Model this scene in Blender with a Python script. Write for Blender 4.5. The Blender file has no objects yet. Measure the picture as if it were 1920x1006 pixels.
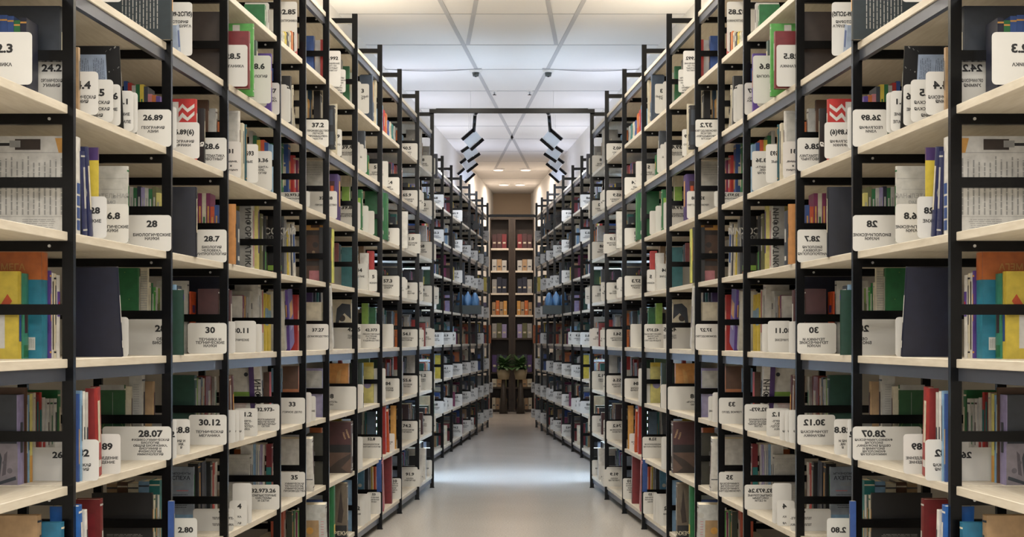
import bpy, bmesh, math, random
from mathutils import Matrix, Vector, Euler

# ------------------------------------------------------------------ camera, world, big lights, exposure
SC = bpy.context.scene
COL = SC.collection
F = 2800.0            # focal length in pixels of a 1920 wide frame
HOR = 636.0           # horizon row
VPX = 1160.0          # where the left rack row would vanish
CAMH = 1.206
S = 0.35              # shelf spacing
X0 = 1.518            # lateral distance of the rack front at the camera
SL = 200.0 / F        # the rack rows close in on each other by this per metre
CEIL = CAMH + 2.5

cam_d = bpy.data.cameras.new('camera')
cam_d.sensor_width = 36.0
cam_d.lens = F / 1920 * 36.0
cam_d.shift_y = (HOR - 503.0) / 1920
cam_d.clip_end = 200
cam = bpy.data.objects.new('camera', cam_d)
cam.location = (0, 0, CAMH)
cam.rotation_euler = (math.pi / 2, 0, 0)
COL.objects.link(cam)
SC.camera = cam

world = bpy.data.worlds.new('world'); SC.world = world
world.use_nodes = True
bg = world.node_tree.nodes['Background']
bg.inputs[0].default_value = (0.80, 0.86, 1.0, 1)
bg.inputs[1].default_value = 0.6

SC.view_settings.view_transform = 'Standard'
SC.view_settings.look = 'None'
SC.view_settings.gamma = 1
SC.view_settings.use_curve_mapping = False
SC.view_settings.exposure = 0.16

def area(name, loc, rot, sx, sy, power, col):
    l = bpy.data.lights.new(name, 'AREA'); l.shape = 'RECTANGLE'
    l.size = sx; l.size_y = sy; l.energy = power; l.color = col
    o = bpy.data.objects.new(name, l); o.location = loc; o.rotation_euler = rot
    COL.objects.link(o); return o
WARM = (1.0, 0.93, 0.82); COOL = (0.50, 0.70, 1.0); PINK = (1.0, 0.84, 0.72)
# unseen fill light added high behind the camera
area('fill_behind', (0, -2.7, 3.0), (math.radians(78), 0, 0), 3.6, 1.1, 120, (1.0, 0.96, 0.90))
# daylight entering the gap between the two runs of racks
for sx in (-1, 1):
    area('daylight_gap', (sx * 1.18, 12.95, 1.15), (0, math.radians(-90 * sx), 0), 1.7, 0.9, 75, COOL)

# ------------------------------------------------------------------ colours and materials
def lin(c):
    c = c / 255.0
    return c / 12.92 if c <= 0.04045 else ((c + 0.055) / 1.055) ** 2.4
PAL = {
 'white': (226,224,218), 'cream': (222,212,184), 'grey': (165,165,162), 'pale grey': (198,197,190), 'black': (22,22,24),
 'slate': (52,60,72), 'navy': (24,30,56), 'blue': (40,80,160), 'bright blue': (30,100,190), 'light blue': (130,175,215), 'pale blue': (170,190,222),
 'teal': (20,120,118), 'turquoise': (30,140,175), 'green': (30,120,62), 'dark green': (22,66,52), 'lime': (150,200,70), 'olive': (108,110,66),
 'bright green': (90,185,80), 'yellow': (236,208,60), 'pale yellow': (228,218,120), 'orange': (222,112,38), 'amber': (232,166,70), 'red': (200,44,40),
 'dark red': (130,26,34), 'maroon': (76,34,36), 'brown': (98,64,42), 'tan': (188,152,108), 'purple': (78,50,120), 'lavender': (160,150,200),
 'magenta': (140,34,90), 'pink': (220,130,140), 'violet': (92,60,160), 'dark brown': (56,42,34), 'flame orange': (232,84,30),
}
MATS = {}
def new_mat(name):
    m = bpy.data.materials.new(name); m.use_nodes = True
    return m, m.node_tree, m.node_tree.nodes['Principled BSDF']
def cover_mat(key):
    k = 'cover_' + str(key)
    if k in MATS: return MATS[k]
    rgb = PAL[key] if isinstance(key, str) else key
    g = sum(rgb) / 3; rgb = [(v * .86 + g * .14) * .90 for v in rgb]
    m, nt, b = new_mat(k.replace(' ', '_'))
    n = nt.nodes.new('ShaderNodeTexNoise'); n.inputs['Scale'].default_value = 35; n.inputs['Detail'].default_value = 4
    tc = nt.nodes.new('ShaderNodeTexCoord')
    nt.links.new(tc.outputs['Object'], n.inputs['Vector'])
    r = nt.nodes.new('ShaderNodeValToRGB')
    c = [lin(v) for v in rgb]
    r.color_ramp.elements[0].color = (c[0] * .86, c[1] * .86, c[2] * .86, 1); r.color_ramp.elements[0].position = .35
    r.color_ramp.elements[1].color = (min(c[0] * 1.08,.9), min(c[1] * 1.08,.9), min(c[2] * 1.08,.9), 1); r.color_ramp.elements[1].position = .65
    nt.links.new(n.outputs['Fac'], r.inputs['Fac']); nt.links.new(r.outputs['Color'], b.inputs['Base Color'])
    b.inputs['Roughness'].default_value = 0.42
    MATS[k] = m; return m
def simple(name, rgb, rough=.5, metal=0.0, spec=.5, noise=0.0, scale=20, bump=0.0):
    if name in MATS: return MATS[name]
    m, nt, b = new_mat(name)
    c = [lin(v) for v in rgb]
    b.inputs['Roughness'].default_value = rough; b.inputs['Metallic'].default_value = metal
    b.inputs['Specular IOR Level'].default_value = spec
    if noise or bump:
        tc = nt.nodes.new('ShaderNodeTexCoord')
        n = nt.nodes.new('ShaderNodeTexNoise'); n.inputs['Scale'].default_value = scale; n.inputs['Detail'].default_value = 5
        nt.links.new(tc.outputs['Object'], n.inputs['Vector'])
        mx = nt.nodes.new('ShaderNodeMix'); mx.data_type = 'RGBA'
        mx.inputs[6].default_value = tuple(v * (1 - noise) for v in c) + (1,)
        mx.inputs[7].default_value = tuple(min(v * (1 + noise), 1) for v in c) + (1,)
        nt.links.new(n.outputs['Fac'], mx.inputs[0]); nt.links.new(mx.outputs[2], b.inputs['Base Color'])
        if bump:
            bp = nt.nodes.new('ShaderNodeBump'); bp.inputs['Strength'].default_value = bump; bp.inputs['Distance'].default_value = .002
            nt.links.new(n.outputs['Fac'], bp.inputs['Height']); nt.links.new(bp.outputs['Normal'], b.inputs['Normal'])
    else:
        b.inputs['Base Color'].default_value = tuple(c) + (1,)
    MATS[name] = m; return m
M_BLACK = simple('black_powder_coat', (8, 8, 9), .22, 0, .5)
M_BLACK.node_tree.nodes['Principled BSDF'].inputs['IOR'].default_value = 1.27
M_RAIL = simple('grey_steel_rail', (92, 97, 110), .30, .55, .5, .08, 30)
M_PLATE = simple('plate_enamel', (204, 203, 199), .45, 0, .3, .03, 12)
M_INK = simple('ink', (24, 24, 26), .6)
M_FAINT = simple('faint_ink', (120, 118, 116), .6)
M_PAGES = simple('paper_pages', (226, 218, 198), .8, 0, .2, .05, 80)
M_SCREW = simple('zinc_screw', (190, 190, 190), .3, .9)
M_CEIL = simple('ceiling_tile', (226, 222, 216), .85, 0, .2, .02, 60, .1)
M_JOINT = simple('ceiling_joint', (182, 180, 178), .7)
M_WALL = simple('painted_wall', (224, 221, 215), .8, 0, .2, .03, 5)
M_ENDWALL = simple('end_wall_paint', (176, 158, 136), .8, 0, .2, .05, 4)
M_CHROME = simple('satin_metal', (205, 208, 212), .25, .8)
# birch laminate board
def board_mat():
    m, nt, b = new_mat('birch_laminate')
    tc = nt.nodes.new('ShaderNodeTexCoord'); mp = nt.nodes.new('ShaderNodeMapping')
    mp.inputs['Scale'].default_value = (14, 1.2, 14)
    n = nt.nodes.new('ShaderNodeTexNoise'); n.inputs['Scale'].default_value = 6; n.inputs['Detail'].default_value = 7; n.inputs['Distortion'].default_value = .6
    r = nt.nodes.new('ShaderNodeValToRGB')
    r.color_ramp.elements[0].color = tuple(lin(v) for v in (206, 196, 178)) + (1,); r.color_ramp.elements[0].position = .3
    r.color_ramp.elements[1].color = tuple(lin(v) for v in (222, 214, 198)) + (1,); r.color_ramp.elements[1].position = .7
    nt.links.new(tc.outputs['Object'], mp.inputs['Vector']); nt.links.new(mp.outputs[0], n.inputs['Vector'])
    nt.links.new(n.outputs['Fac'], r.inputs['Fac']); nt.links.new(r.outputs['Color'], b.inputs['Base Color'])
    b.inputs['Roughness'].default_value = .45
    return m
M_BOARD = board_mat()
def floor_mat():
    m, nt, b = new_mat('polished_vinyl_floor')
    tc = nt.nodes.new('ShaderNodeTexCoord')
    n = nt.nodes.new('ShaderNodeTexNoise'); n.inputs['Scale'].default_value = 90; n.inputs['Detail'].default_value = 6
    n2 = nt.nodes.new('ShaderNodeTexNoise'); n2.inputs['Scale'].default_value = 1.6; n2.inputs['Detail'].default_value = 4
    nt.links.new(tc.outputs['Object'], n.inputs['Vector']); nt.links.new(tc.outputs['Object'], n2.inputs['Vector'])
    r = nt.nodes.new('ShaderNodeValToRGB')
    r.color_ramp.elements[0].color = tuple(lin(v) for v in (190, 185, 178)) + (1,); r.color_ramp.elements[0].position = .3
    r.color_ramp.elements[1].color = tuple(lin(v) for v in (214, 209, 202)) + (1,); r.color_ramp.elements[1].position = .7
    nt.links.new(n.outputs['Fac'], r.inputs['Fac']); nt.links.new(r.outputs['Color'], b.inputs['Base Color'])
    mr = nt.nodes.new('ShaderNodeMapRange'); mr.inputs['To Min'].default_value = .14; mr.inputs['To Max'].default_value = .22
    nt.links.new(n2.outputs['Fac'], mr.inputs['Value']); nt.links.new(mr.outputs[0], b.inputs['Roughness'])
    return m
M_FLOOR = floor_mat()
def emit_mat(name, rgb, st):
    m, nt, b = new_mat(name)
    b.inputs['Base Color'].default_value = (.8, .8, .8, 1)
    b.inputs['Emission Color'].default_value = tuple(lin(v) for v in rgb) + (1,)
    b.inputs['Emission Strength'].default_value = st
    return m

# ------------------------------------------------------------------ mesh helpers
class MB:
    """collects faces with material slots, builds one mesh"""
    def __init__(self):
        self.v = []; self.f = []; self.mi = []; self.m = []
    def slot(self, m):
        if m not in self.m: self.m.append(m)
        return self.m.index(m)
    def quad(self, pts, m):
        k = len(self.v); self.v += [tuple(p) for p in pts]; self.f.append(tuple(range(k, k + len(pts)))); self.mi.append(self.slot(m))
    def hexa(self, p, m):
        # p: 8 points, bottom ring 0-3 (ccw from above) then top ring 4-7
        k = len(self.v); self.v += [tuple(q) for q in p]; s = self.slot(m)
        for f in ((3,2,1,0),(4,5,6,7),(0,1,5,4),(1,2,6,5),(2,3,7,6),(3,0,4,7)):
            self.f.append(tuple(k + i for i in f)); self.mi.append(s)
    def box(self, x0, x1, y0, y1, z0, z1, m):
        self.hexa([(x0,y0,z0),(x1,y0,z0),(x1,y1,z0),(x0,y1,z0),(x0,y0,z1),(x1,y0,z1),(x1,y1,z1),(x0,y1,z1)], m)
    def prism(self, pts, d, m):
        """pts: outline in xz facing -y, extruded by d along +y"""
        k = len(self.v); n = len(pts); s = self.slot(m)
        self.v += [(x, 0, z) for x, z in pts] + [(x, d, z) for x, z in pts]
        self.f.append(tuple(k + i for i in range(n))); self.mi.append(s)
        self.f.append(tuple(k + n + i for i in reversed(range(n)))); self.mi.append(s)
        for i in range(n):
            j = (i + 1) % n
            self.f.append((k + j, k + i, k + n + i, k + n + j)); self.mi.append(s)
    def cyl(self, c, axis, r, h, m, n=10, r2=None):
        r2 = r if r2 is None else r2
        a = Vector(axis).normalized(); t = a.orthogonal().normalized(); b = a.cross(t)
        k = len(self.v); s = self.slot(m); c = Vector(c)
        for z, rr in ((0, r), (h, r2)):
            for i in range(n):
                q = 2 * math.pi * i / n
                self.v.append(tuple(c + a * z + (t * math.cos(q) + b * math.sin(q)) * rr))
        self.f.append(tuple(k + i for i in reversed(range(n)))); self.f.append(tuple(k + n + i for i in range(n))); self.mi += [s, s]
        for i in range(n):
            j = (i + 1) % n
            self.f.append((k + i, k + j, k + n + j, k + n + i)); self.mi.append(s)
    def add(self, verts, faces, m, mat=None):
        k = len(self.v); s = self.slot(m)
        self.v += [tuple(mat @ Vector(v)) if mat else tuple(v) for v in verts]
        for f in faces: self.f.append(tuple(k + i for i in f)); self.mi.append(s)
    def mesh(self, name):
        me = bpy.data.meshes.new(name); me.from_pydata(self.v, [], self.f)
        for m in self.m: me.materials.append(m)
        me.polygons.foreach_set('material_index', self.mi); me.update()
        return me
    def obj(self, name, parent=None, loc=None, mat=None, fixn=False):
        me = self.mesh(name)
        if fixn:
            bm = bmesh.new(); bm.from_mesh(me); bmesh.ops.recalc_face_normals(bm, faces=bm.faces); bm.to_mesh(me); bm.free()
        o = bpy.data.objects.new(name, me); COL.objects.link(o)
        if parent: o.parent = parent
        if loc: o.location = loc
        return o
def empty(name, loc=(0,0,0), rot=(0,0,0)):
    o = bpy.data.objects.new(name, None); o.empty_display_size = .05
    o.location = loc; o.rotation_euler = rot; COL.objects.link(o); return o
def tag(o, label=None, cat=None, group=None, kind=None):
    if label: o['label'] = label
    if cat: o['category'] = cat
    if group: o['group'] = group
    if kind: o['kind'] = kind
    return o
def struct(o): o['kind'] = 'structure'; return o
def mirror_tree(o, label=None, parent=None):
    """the same thing across the aisle: the mirrored twin the picture shows"""
    c = o.copy(); COL.objects.link(c)
    if parent is None:
        l = o.location; r = o.rotation_euler; s = o.scale
        c.location = (-l.x, l.y, l.z); c.rotation_euler = (r.x, -r.y, -r.z); c.scale = (-s.x, s.y, s.z)
        if label: c['label'] = label
    else: c.parent = parent
    for ch in o.children: mirror_tree(ch, None, c)
    return c

TXT = {}
def text_geo(s, bold=0.0, wide=1.0):
    """flat outline geometry of a string: centred in x, baseline z=0, cap height 1; verts in xz"""
    k = (s, bold, wide)
    if k in TXT: return TXT[k]
    cu = bpy.data.curves.new('t', 'FONT'); cu.body = s; cu.size = 1.0; cu.align_x = 'CENTER'; cu.offset = bold
    cu.resolution_u = 2; cu.fill_mode = 'FRONT'
    o = bpy.data.objects.new('t', cu)
    me = bpy.data.meshes.new_from_object(o)
    q = 1 / 0.72
    vs = [(v.co.x * q * wide, 0, v.co.y * q) for v in me.vertices]; fs = [tuple(p.vertices) for p in me.polygons]
    bpy.data.objects.remove(o); bpy.data.curves.remove(cu); bpy.data.meshes.remove(me)
    TXT[k] = (vs, fs); return TXT[k]
def put_text(mb, s, x, z, cap, m, y=-0.0006, bold=0.0, wide=1.0, rot=0.0, maxw=None):
    vs, fs = text_geo(s, bold, wide)
    if not vs: return
    w = (max(v[0] for v in vs) - min(v[0] for v in vs)) * cap
    sx = cap if not maxw or w <= maxw else cap * maxw / w
    M = Matrix.Translation((x, y, z)) @ Matrix.Rotation(rot, 4, 'Y') @ Matrix.Diagonal((sx, 1, cap, 1))
    mb.add(vs, fs, m, M)

# ------------------------------------------------------------------ measured positions
def wallx(y, x0=X0): return -(x0 - y * SL)
def yof(px, u=0.0, x0=X0): return F * (x0 + u) / (VPX - px)
LEV = {'Y': 4.846, 'Z': 3.846, 'A': 2.846, 'B': 1.846, 'C': .846, 'D': -.154, 'E': -1.154, 'F': -2.154, 'G': -3.154}
LNAME = {'G': 'lowest shelf', 'F': 'second shelf up', 'E': 'third shelf up', 'D': 'fourth shelf up', 'C': 'fifth shelf up',
         'B': 'sixth shelf up', 'A': 'seventh shelf up', 'Z': 'eighth shelf up', 'Y': 'top shelf'}
def zlev(l): return CAMH + LEV[l] * S
POST1 = [yof(p) for p in (127, 312, 419, 519, 567, 611, 665, 712, 749, 782, 810)]
X02 = 1.80
POST2 = [yof(p, 0, X02) for p in (787, 809, 829, 846, 864, 880, 893, 904, 914)]
ORD = ['nearest', 'second', 'third', 'fourth', 'fifth', 'sixth', 'seventh', 'eighth', 'ninth', 'tenth', 'eleventh', 'twelfth', 'thirteenth',
       'fourteenth', 'fifteenth', 'sixteenth', 'seventeenth', 'eighteenth', 'nineteenth', 'twentieth']

# ------------------------------------------------------------------ room
Y_END = 25.6
def room():
    o = MB(); o.box(-3.2, 3.2, -3, Y_END, -.1, 0, M_FLOOR); struct(o.obj('floor'))
    o = MB(); o.box(-3.2, 3.2, -3, Y_END, CEIL, CEIL + .1, M_CEIL); struct(o.obj('ceiling'))
    WX = 2.15
    for sgn, nm in ((-1, 'wall_left'), (1, 'wall_right')):
        for k, (a, b) in enumerate(((-3, Y_END),)):
            o = MB()
            xa, xb = -(WX - a * SL), -(WX - b * SL)
            if sgn > 0:
                o.hexa([(-xa, a, 0), (-xa + .12, a, 0), (-xb + .12, b, 0), (-xb, b, 0), (-xa, a, CEIL), (-xa + .12, a, CEIL), (-xb + .12, b, CEIL), (-xb, b, CEIL)], M_WALL)
            else:
                o.hexa([(xa - .12, a, 0), (xa, a, 0), (xb, b, 0), (xb - .12, b, 0), (xa - .12, a, CEIL), (xa, a, CEIL), (xb, b, CEIL), (xb - .12, b, CEIL)], M_WALL)
            struct(o.obj(nm, fixn=True))
    o = MB(); o.box(-3.2, 3.2, Y_END, Y_END + .1, 0, CEIL, M_ENDWALL); struct(o.obj('wall_back'))
    # the two tall windows in the gap between the rack runs
    for k, sg in enumerate((-1, 1)):
        o = MB(); X = WX - 12.95 * SL
        for a, b, c, d in ((12.44, 12.50, .24, 2.06), (13.40, 13.46, .24, 2.06), (12.50, 13.40, .24, .30), (12.50, 13.40, 2.00, 2.06)):
            o.box(min(sg * (X - .055), sg * (X + .06)), max(sg * (X - .055), sg * (X + .06)), a, b, c, d, M_WALL)
        struct(o.obj('window_%d' % (k + 1)))
    # joints of the ceiling tiles
    n = 1
    ys = [F * 2.5 / (HOR - v) for v in (26, 84, 130, 170, 203, 236, 260, 283, 302, 320, 334, 346)]
    for y in [11 - 1.2 * k for k in range(1, 9)] + ys:
        o = MB(); w = 2.15 - y * SL - .002
        o.box(-w, w, y - .009, y + .009, CEIL - .003, CEIL + .001, M_JOINT)
        struct(o.obj('trim_%d' % n)); n += 1
    # lengthwise joints run parallel to each rack row and cross over the aisle
    for sgn in (-1, 1):
        o = MB(); a, b = 0.0, 22.0
        xa, xb = sgn * (1.317 - a * SL), sgn * (1.317 - b * SL)
        w = .017
        o.hexa([(xa - w, a, CEIL - .004), (xa + w, a, CEIL - .004), (xb + w, b, CEIL - .004), (xb - w, b, CEIL - .004),
                (xa - w, a, CEIL + .001), (xa + w, a, CEIL + .001), (xb + w, b, CEIL + .001), (xb - w, b, CEIL + .001)], M_JOINT)
        struct(o.obj('trim_%d' % n)); n += 1
        o = MB()
        q = [(F * 2.5 / (HOR - v), (x - 960) / F * F * 2.5 / (HOR - v)) for x, v in ((893, 0), (877, 84))]
        (a, xa), (b, xb) = q; xa *= -sgn; xb *= -sgn
        o.hexa([(xa - w, a, CEIL - .004), (xa + w, a, CEIL - .004), (xb + w, b, CEIL - .004), (xb - w, b, CEIL - .004),
                (xa - w, a, CEIL + .001), (xa + w, a, CEIL + .001), (xb + w, b, CEIL + .001), (xb - w, b, CEIL + .001)], M_JOINT)
        struct(o.obj('trim_%d' % n)); n += 1
room()

# ------------------------------------------------------------------ racks
def rack_bay(y0, y1, x0, depth, first, levels='YZABCDEFG', rails='YADG', name='shelving_rack'):
    """boards from y0 to y1 and the ladder frame at y1 (and at y0 when first)"""
    base = Vector((wallx(y0, x0), y0, 0))
    root = empty(name, base)
    PW, PD = .031, .024
    def ladder(yp):
        x = wallx(yp, x0) - base.x; y = yp - y0
        top = CAMH + 5.35 * S
        fr = MB(); fr.box(x - PW / 2, x + PW / 2, y, y + PD, 0, top, M_BLACK)
        fr.box(x - PW / 2 - .003, x + PW / 2 + .003, y - .003, y + PD + .003, 0, .006, M_BLACK)
        post = fr.obj('front_post', root)
        bk = MB(); bk.box(x - depth, x - depth + PW, y, y + PD, 0, top, M_BLACK); bk.obj('back_post', root)
        k = -3.264
        while k < 5.3:
            r = MB(); z = CAMH + k * S
            r.box(x - depth + PW, x - PW / 2, y + .002, y + PD - .002, z - .0145, z + .0145, M_BLACK)
            if abs((k + 3.264) % 1) < .1: r.cyl((x - PW / 2 - .035, y + .001, z), (0, -1, 0), .0045, .003, M_SCREW, 8)
            r.obj('rung', post)
            k += .5
    if first: ladder(y0)
    ladder(y1)
    e = .0245
    ya, yb = (PD if first or True else 0), y1 - y0
    for l in levels:
        z = zlev(l)
        b = MB()
        xa = wallx(y0 + ya, x0) - base.x; xb = wallx(y1, x0) - base.x
        D = depth - .004
        b.hexa([(xa - D, ya, z - e), (xa, ya, z - e), (xb, yb, z - e), (xb - D, yb, z - e), (xa - D, ya, z), (xa, ya, z), (xb, yb, z), (xb - D, yb, z)], M_BOARD)
        bo = b.obj('shelf_board', root)
        bv = bo.modifiers.new('bevel', 'BEVEL'); bv.width = .0015; bv.segments = 1
        if l in rails:
            b = MB(); i = .006; t = .018; h = .036
            b.hexa([(xa - i - t, ya, z - e - h), (xa - i, ya, z - e - h), (xb - i, yb, z - e - h), (xb - i - t, yb, z - e - h),
                    (xa - i - t, ya, z - e), (xa - i, ya, z - e), (xb - i, yb, z - e), (xb - i - t, yb, z - e)], M_RAIL)
            b.obj('rail', root)
    return root
D1, D2 = .50, .31
Y_START = 3.15
bays = [Y_START] + POST1
BAYS = []   # (y0, y1, x0, depth, phrase)
for i in range(len(bays) - 1):
    r = rack_bay(bays[i], bays[i + 1], X0, D1, i == 0)
    tag(r, 'black steel rack bay with birch shelves, %s from the camera in the left row' % ORD[i], 'shelving rack', 'rack bays of the front run')
    mirror_tree(r, 'black steel rack bay with birch shelves, %s from the camera in the right row' % ORD[i])
    BAYS.append((bays[i], bays[i + 1], X0, D1, i))
for i in range(len(POST2) - 1):
    r = rack_bay(POST2[i], POST2[i + 1], X02, D2, i == 0, name='shelving_rack')
    tag(r, 'black rack bay of the far run, %s from the gap, left row' % ORD[i], 'shelving rack', 'rack bays of the far run')
    mirror_tree(r, 'black rack bay of the far run, %s from the gap, right row' % ORD[i])
    BAYS.append((POST2[i], POST2[i + 1], X02, D2, i + 11))

# ------------------------------------------------------------------ books, dividers: what stands on the shelves
REC = []
RNG = random.Random(7)
def bay_of(y, x0=X0):
    for b in BAYS:
        if b[2] == x0 and b[0] <= y < b[1]: return b[4]
    return 0
def B(l, xa, xb, yt, c, sp=None, w=.165, xl=None, xt=None, cd=(), sd=None, u=.016, d=None, soft=False, x0=X0, man=True, bh=None):
    ya = yof(xa, u, x0); yb = max(yof(xb, u, x0), ya + .004)
    if bh is None and man: bh = BH.get(l) and next((t for t in BH[l] if t[1] <= xa < t[2]), None)
    if bh is not None:
        key = (l, bh[1]); ymin = bh[3] if len(bh) > 3 else 0
        bh = bh[0]; ya = max(POST1[bh] + .028, YMIN.get((l, bh), 0), ymin, ROW.get(key, 0)); yb = ya + max(.004, (xb - xa) * ya / (VPX - xa)); ROW[key] = yb + .001
        u = (VPX - xa) * ya / F - x0
        w = min(w, .48 - u)
    z0 = zlev(l); h = CAMH + (HOR - yt) * ya / F - z0
    if h < .02: return
    if xl is not None: w = (xa - xl) * ya / F
    lean = 0
    if xt is not None:
        yt_ = yof(xt, u, x0); lean = max(0.0, min(.5, math.asin(max(-.5, min(.5, (ya - yt_) / h)))))
        h = h / math.cos(lean)
    REC.append(dict(k='book', l=l, y=ya, y2=yb, u=u, w=w, h=h, c=c, sp=sp or c, lean=lean, cd=cd, sd=sd, d=d, soft=soft, x0=x0,
                    px=h * F / ya * ((xb - xa) + 6 + (12 if cd or xl is not None else 0)) * (3 if man else 1)))
# stretches of a shelf (in picture columns) that are seen through the rungs of the ladder frame before them: (ladder, from, to)
BH = {'D': [(0, -50, 116), (1, 250, 302), (2, 350, 358.5), (2, 358.6, 412), (3, 438, 513), (4, 526, 566), (5, 570, 609), (6, 655, 662), (7, 679, 710)],
      'E': [(0, -50, 62.5), (0, 62.6, 116, 4.285), (1, 198, 301), (2, 320, 411), (3, 441.5, 513), (4, 526, 565), (5, 572, 609), (6, 612, 658), (7, 683.9, 710)],
      'F': [(7, 670, 712), (1, 198, 301), (2, 331, 411), (3, 440, 513), (5, 600, 609), (6, 639, 642)],
      'C': [(3, 453, 513), (3, 513.1, 526), (4, 526, 566), (5, 570, 610), (6, 633, 661), (7, 672, 689)],
      'B': [(0, 60, 116, 4.17), (2, 388, 411), (4, 526, 566), (5, 570, 610), (6, 654, 661)],
      'A': [(4, 548, 566), (5, 574, 609)], 'Z': [(5, 586, 609), (6, 616, 662)], 'G': [(4, 526, 566), (5, 603, 608), (7, 680, 709)]}
YMIN = {('D', 1): 5.19, ('F', 2): 5.90, ('B', 4): 7.28, ('B', 5): 8.005, ('C', 6): 9.01, ('D', 6): 8.79, ('B', 6): 8.79}
ROW = {}
def SP(l, Y, x0, x1, tops, cols, dp=.10):
    """books turned so that their spines look down the aisle, from pixel x0 to x1, at distance Y"""
    n = len(cols); cur = x0
    for i in range(n):
        a = x0 + (x1 - x0) * i / n; b = x0 + (x1 - x0) * (i + 1) / n
        yt = tops[i] if isinstance(tops, (list, tuple)) else tops + RNG.choice((0, 2, 4, 7, 1))
        X = (a - 960) * Y / F; t = (b - a) * Y / F * .97; z0 = zlev(l); h = CAMH + (HOR - yt) * Y / F - z0
        if h < .03: continue
        REC.append(dict(k='spine', l=l, y=Y, y2=Y + dp, X=X, w=dp, t=t, h=h, c=cols[i], sp=cols[i], lean=0, cd=(), sd=None, d=None, soft=True, x0=X0, u=0, px=h * F / Y * (b - a) * 3))
NEARPOST = {308: (1, 321), 416: (2, 425), 414: (2, 425), 517: (3, 524), 565: (4, 572), 609: (5, 616), 661: (6, 668)}
def P(l, xl, xr, yt, num='', caps=(), cx=None, ny=None, cy=None, lp=9, ns=11.5, cs=5.6, u=-.012, x0=X0, man=True, tint=None):
    if man and xr in NEARPOST:
        i, nx = NEARPOST[xr]; y = POST1[i] - .0055; u = (VPX - nx) * y / F - x0; xr = nx
    y = yof(xr, u, x0); z0 = zlev(l); h = CAMH + (HOR - yt) * y / F - z0
    if h < .03: return
    w = (xr - xl) * y / F if xl is not None else .17
    s = y / F
    if cx is None: cx = xr - w / s / 2
    if ny is None: ny = yt + 25 * 5 / y
    if cy is None: cy = ny + 22 * 5 / y
    txt = []
    zt = z0 + h
    if num: txt.append((num, (cx - xr) * s, zt - z0 - (ny - yt + ns / 2) * s, ns * s, .042, 1.2))
    for i, c in enumerate(caps):
        txt.append((c, (cx - xr) * s, zt - z0 - (cy + i * lp - yt + cs / 2) * s, cs * s * 1.06, .03, 1.08))
    REC.append(dict(k='plate', l=l, y=y, y2=y + .003, u=u, w=w, h=h, num=num, txt=txt, x0=x0, lean=0,
                    px=h / s * (w / s + 4) * (3 if man else 1), c='white', d=None))

R = lambda *a: ('r',) + a
# cover decorations are written in fractions of the cover; spine ones in fractions of the spine
# ---- nearest bay (left edge of the picture)
B('B', 112, 118, 11, 'slate', w=.30, d='large slate blue book')
P('B', -30, 60, 60, '22.3', ('ФИЗИКА',), cx=2, ny=90, cy=121, ns=16, cs=6, u=-.03)
SP('B', 4.02, -10, 50, [28, 28, 30, 38, 33], ['blue', 'blue', 'blue', 'green', 'navy'])
P('B', 56, 117, 107, '24.2', ('ОРГАНИЧЕСКАЯ', 'ХИМИЯ'), cx=97, ny=127, cy=151, lp=9, ns=13, cs=5.6, u=.0316)
B('C', 141, 153, 255, 'white', xl=-30, xt=147, d='large white picture book with turned columns of text', cd=(
   R(.0, .83, 1, .835, 'grey'), ('L', .03, .20, .88, .80, 14, 'grey', True), R(.34, .86, .62, .97, 'dark brown'), R(.08, .90, .34, .93, 'black'), R(.28, .885, .40, .955, 'grey'),
   ('p', ((.78, .98), (.99, .98), (.96, .83), (.82, .83)), 'amber'), ('t', 'ПОЛНАЯ ПОГОДА', .91, .5, .05, 'turquoise', 90), R(.0, .18, 1, .183, 'grey'),
   ('L', .42, .04, .80, .16, 6, 'grey', False), ('c', .22, .10, .045, 'tan'), ('c', .22, .10, .03, 'white'), R(.885, .02, .96, .15, 'blue')),
   sd=(R(.2, .42, .8, .53, 'blue'), R(.2, .3, .8, .40, 'blue'), R(.2, .17, .8, .28, 'blue'), R(.2, .05, .8, .15, 'blue')))
B('C', 156, 166, 285, 'navy', xt=150, d='navy blue book with a round compass emblem', w=.17, sp=(34, 42, 96), cd=())
B('C', 168, 184, 280, (34, 42, 96), xt=157, w=.16, d='thick dark blue book with brown panels and a wheel emblem', cd=(
   R(.55, .64, .92, .93, 'brown'), ('c', .80, .50, .20, 'grey'), ('c', .80, .50, .13, 'navy'), R(.6, .08, .92, .35, 'brown')),)
B('C', 170, 182, 271, 'yellow', sp='yellow', xt=170, cd=(R(0, .86, 1, 1, 'purple'),), sd=(R(0, .86, 1, 1, 'purple'),), d='yellow book with a purple top')
P('C', 150, 200, 368, '28', ('СКИЕ',), cx=178, ny=394, cy=414, u=-.02)
P('C', 168, 241, 382, '26.8', ('ГЕОЛОГИЧЕСКИЕ', 'НАУКИ'), cx=208, ny=404, cy=425, lp=7, ns=12, cs=5)
B('C', 238, 242, 311, 'pale grey', w=.15, cd=(('c', .12, .92, .07, 'dark green'), R(0, .84, 1, .845, 'grey'), ('t', 'НАБЛЮДАТЕЛЬНАЯ', .42, .62, .055, 'grey', 0), ('t', 'БИОЛОГИЯ', .42, .53, .055, 'grey', 0), R(.1, .70, .9, .704, 'grey'), R(.1, .49, .9, .494, 'grey'), ('L', .1, .30, .9, .44, 3, 'grey', False)), d='pale grey textbook with a small green globe')
P('C', 239, 308, 403, '28', ('БИОЛОГИЧЕСКИЕ', 'НАУКИ'), cx=285, ny=419, cy=440, lp=7, ns=12, cs=5, u=.004)
SP('C', 5.17, 243, 300, [350, 352, 349, 351, 352, 354, 350, 361], ['pale grey', 'green', 'navy', 'lavender', 'pale grey', 'green', 'olive', 'pale yellow'])
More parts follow.
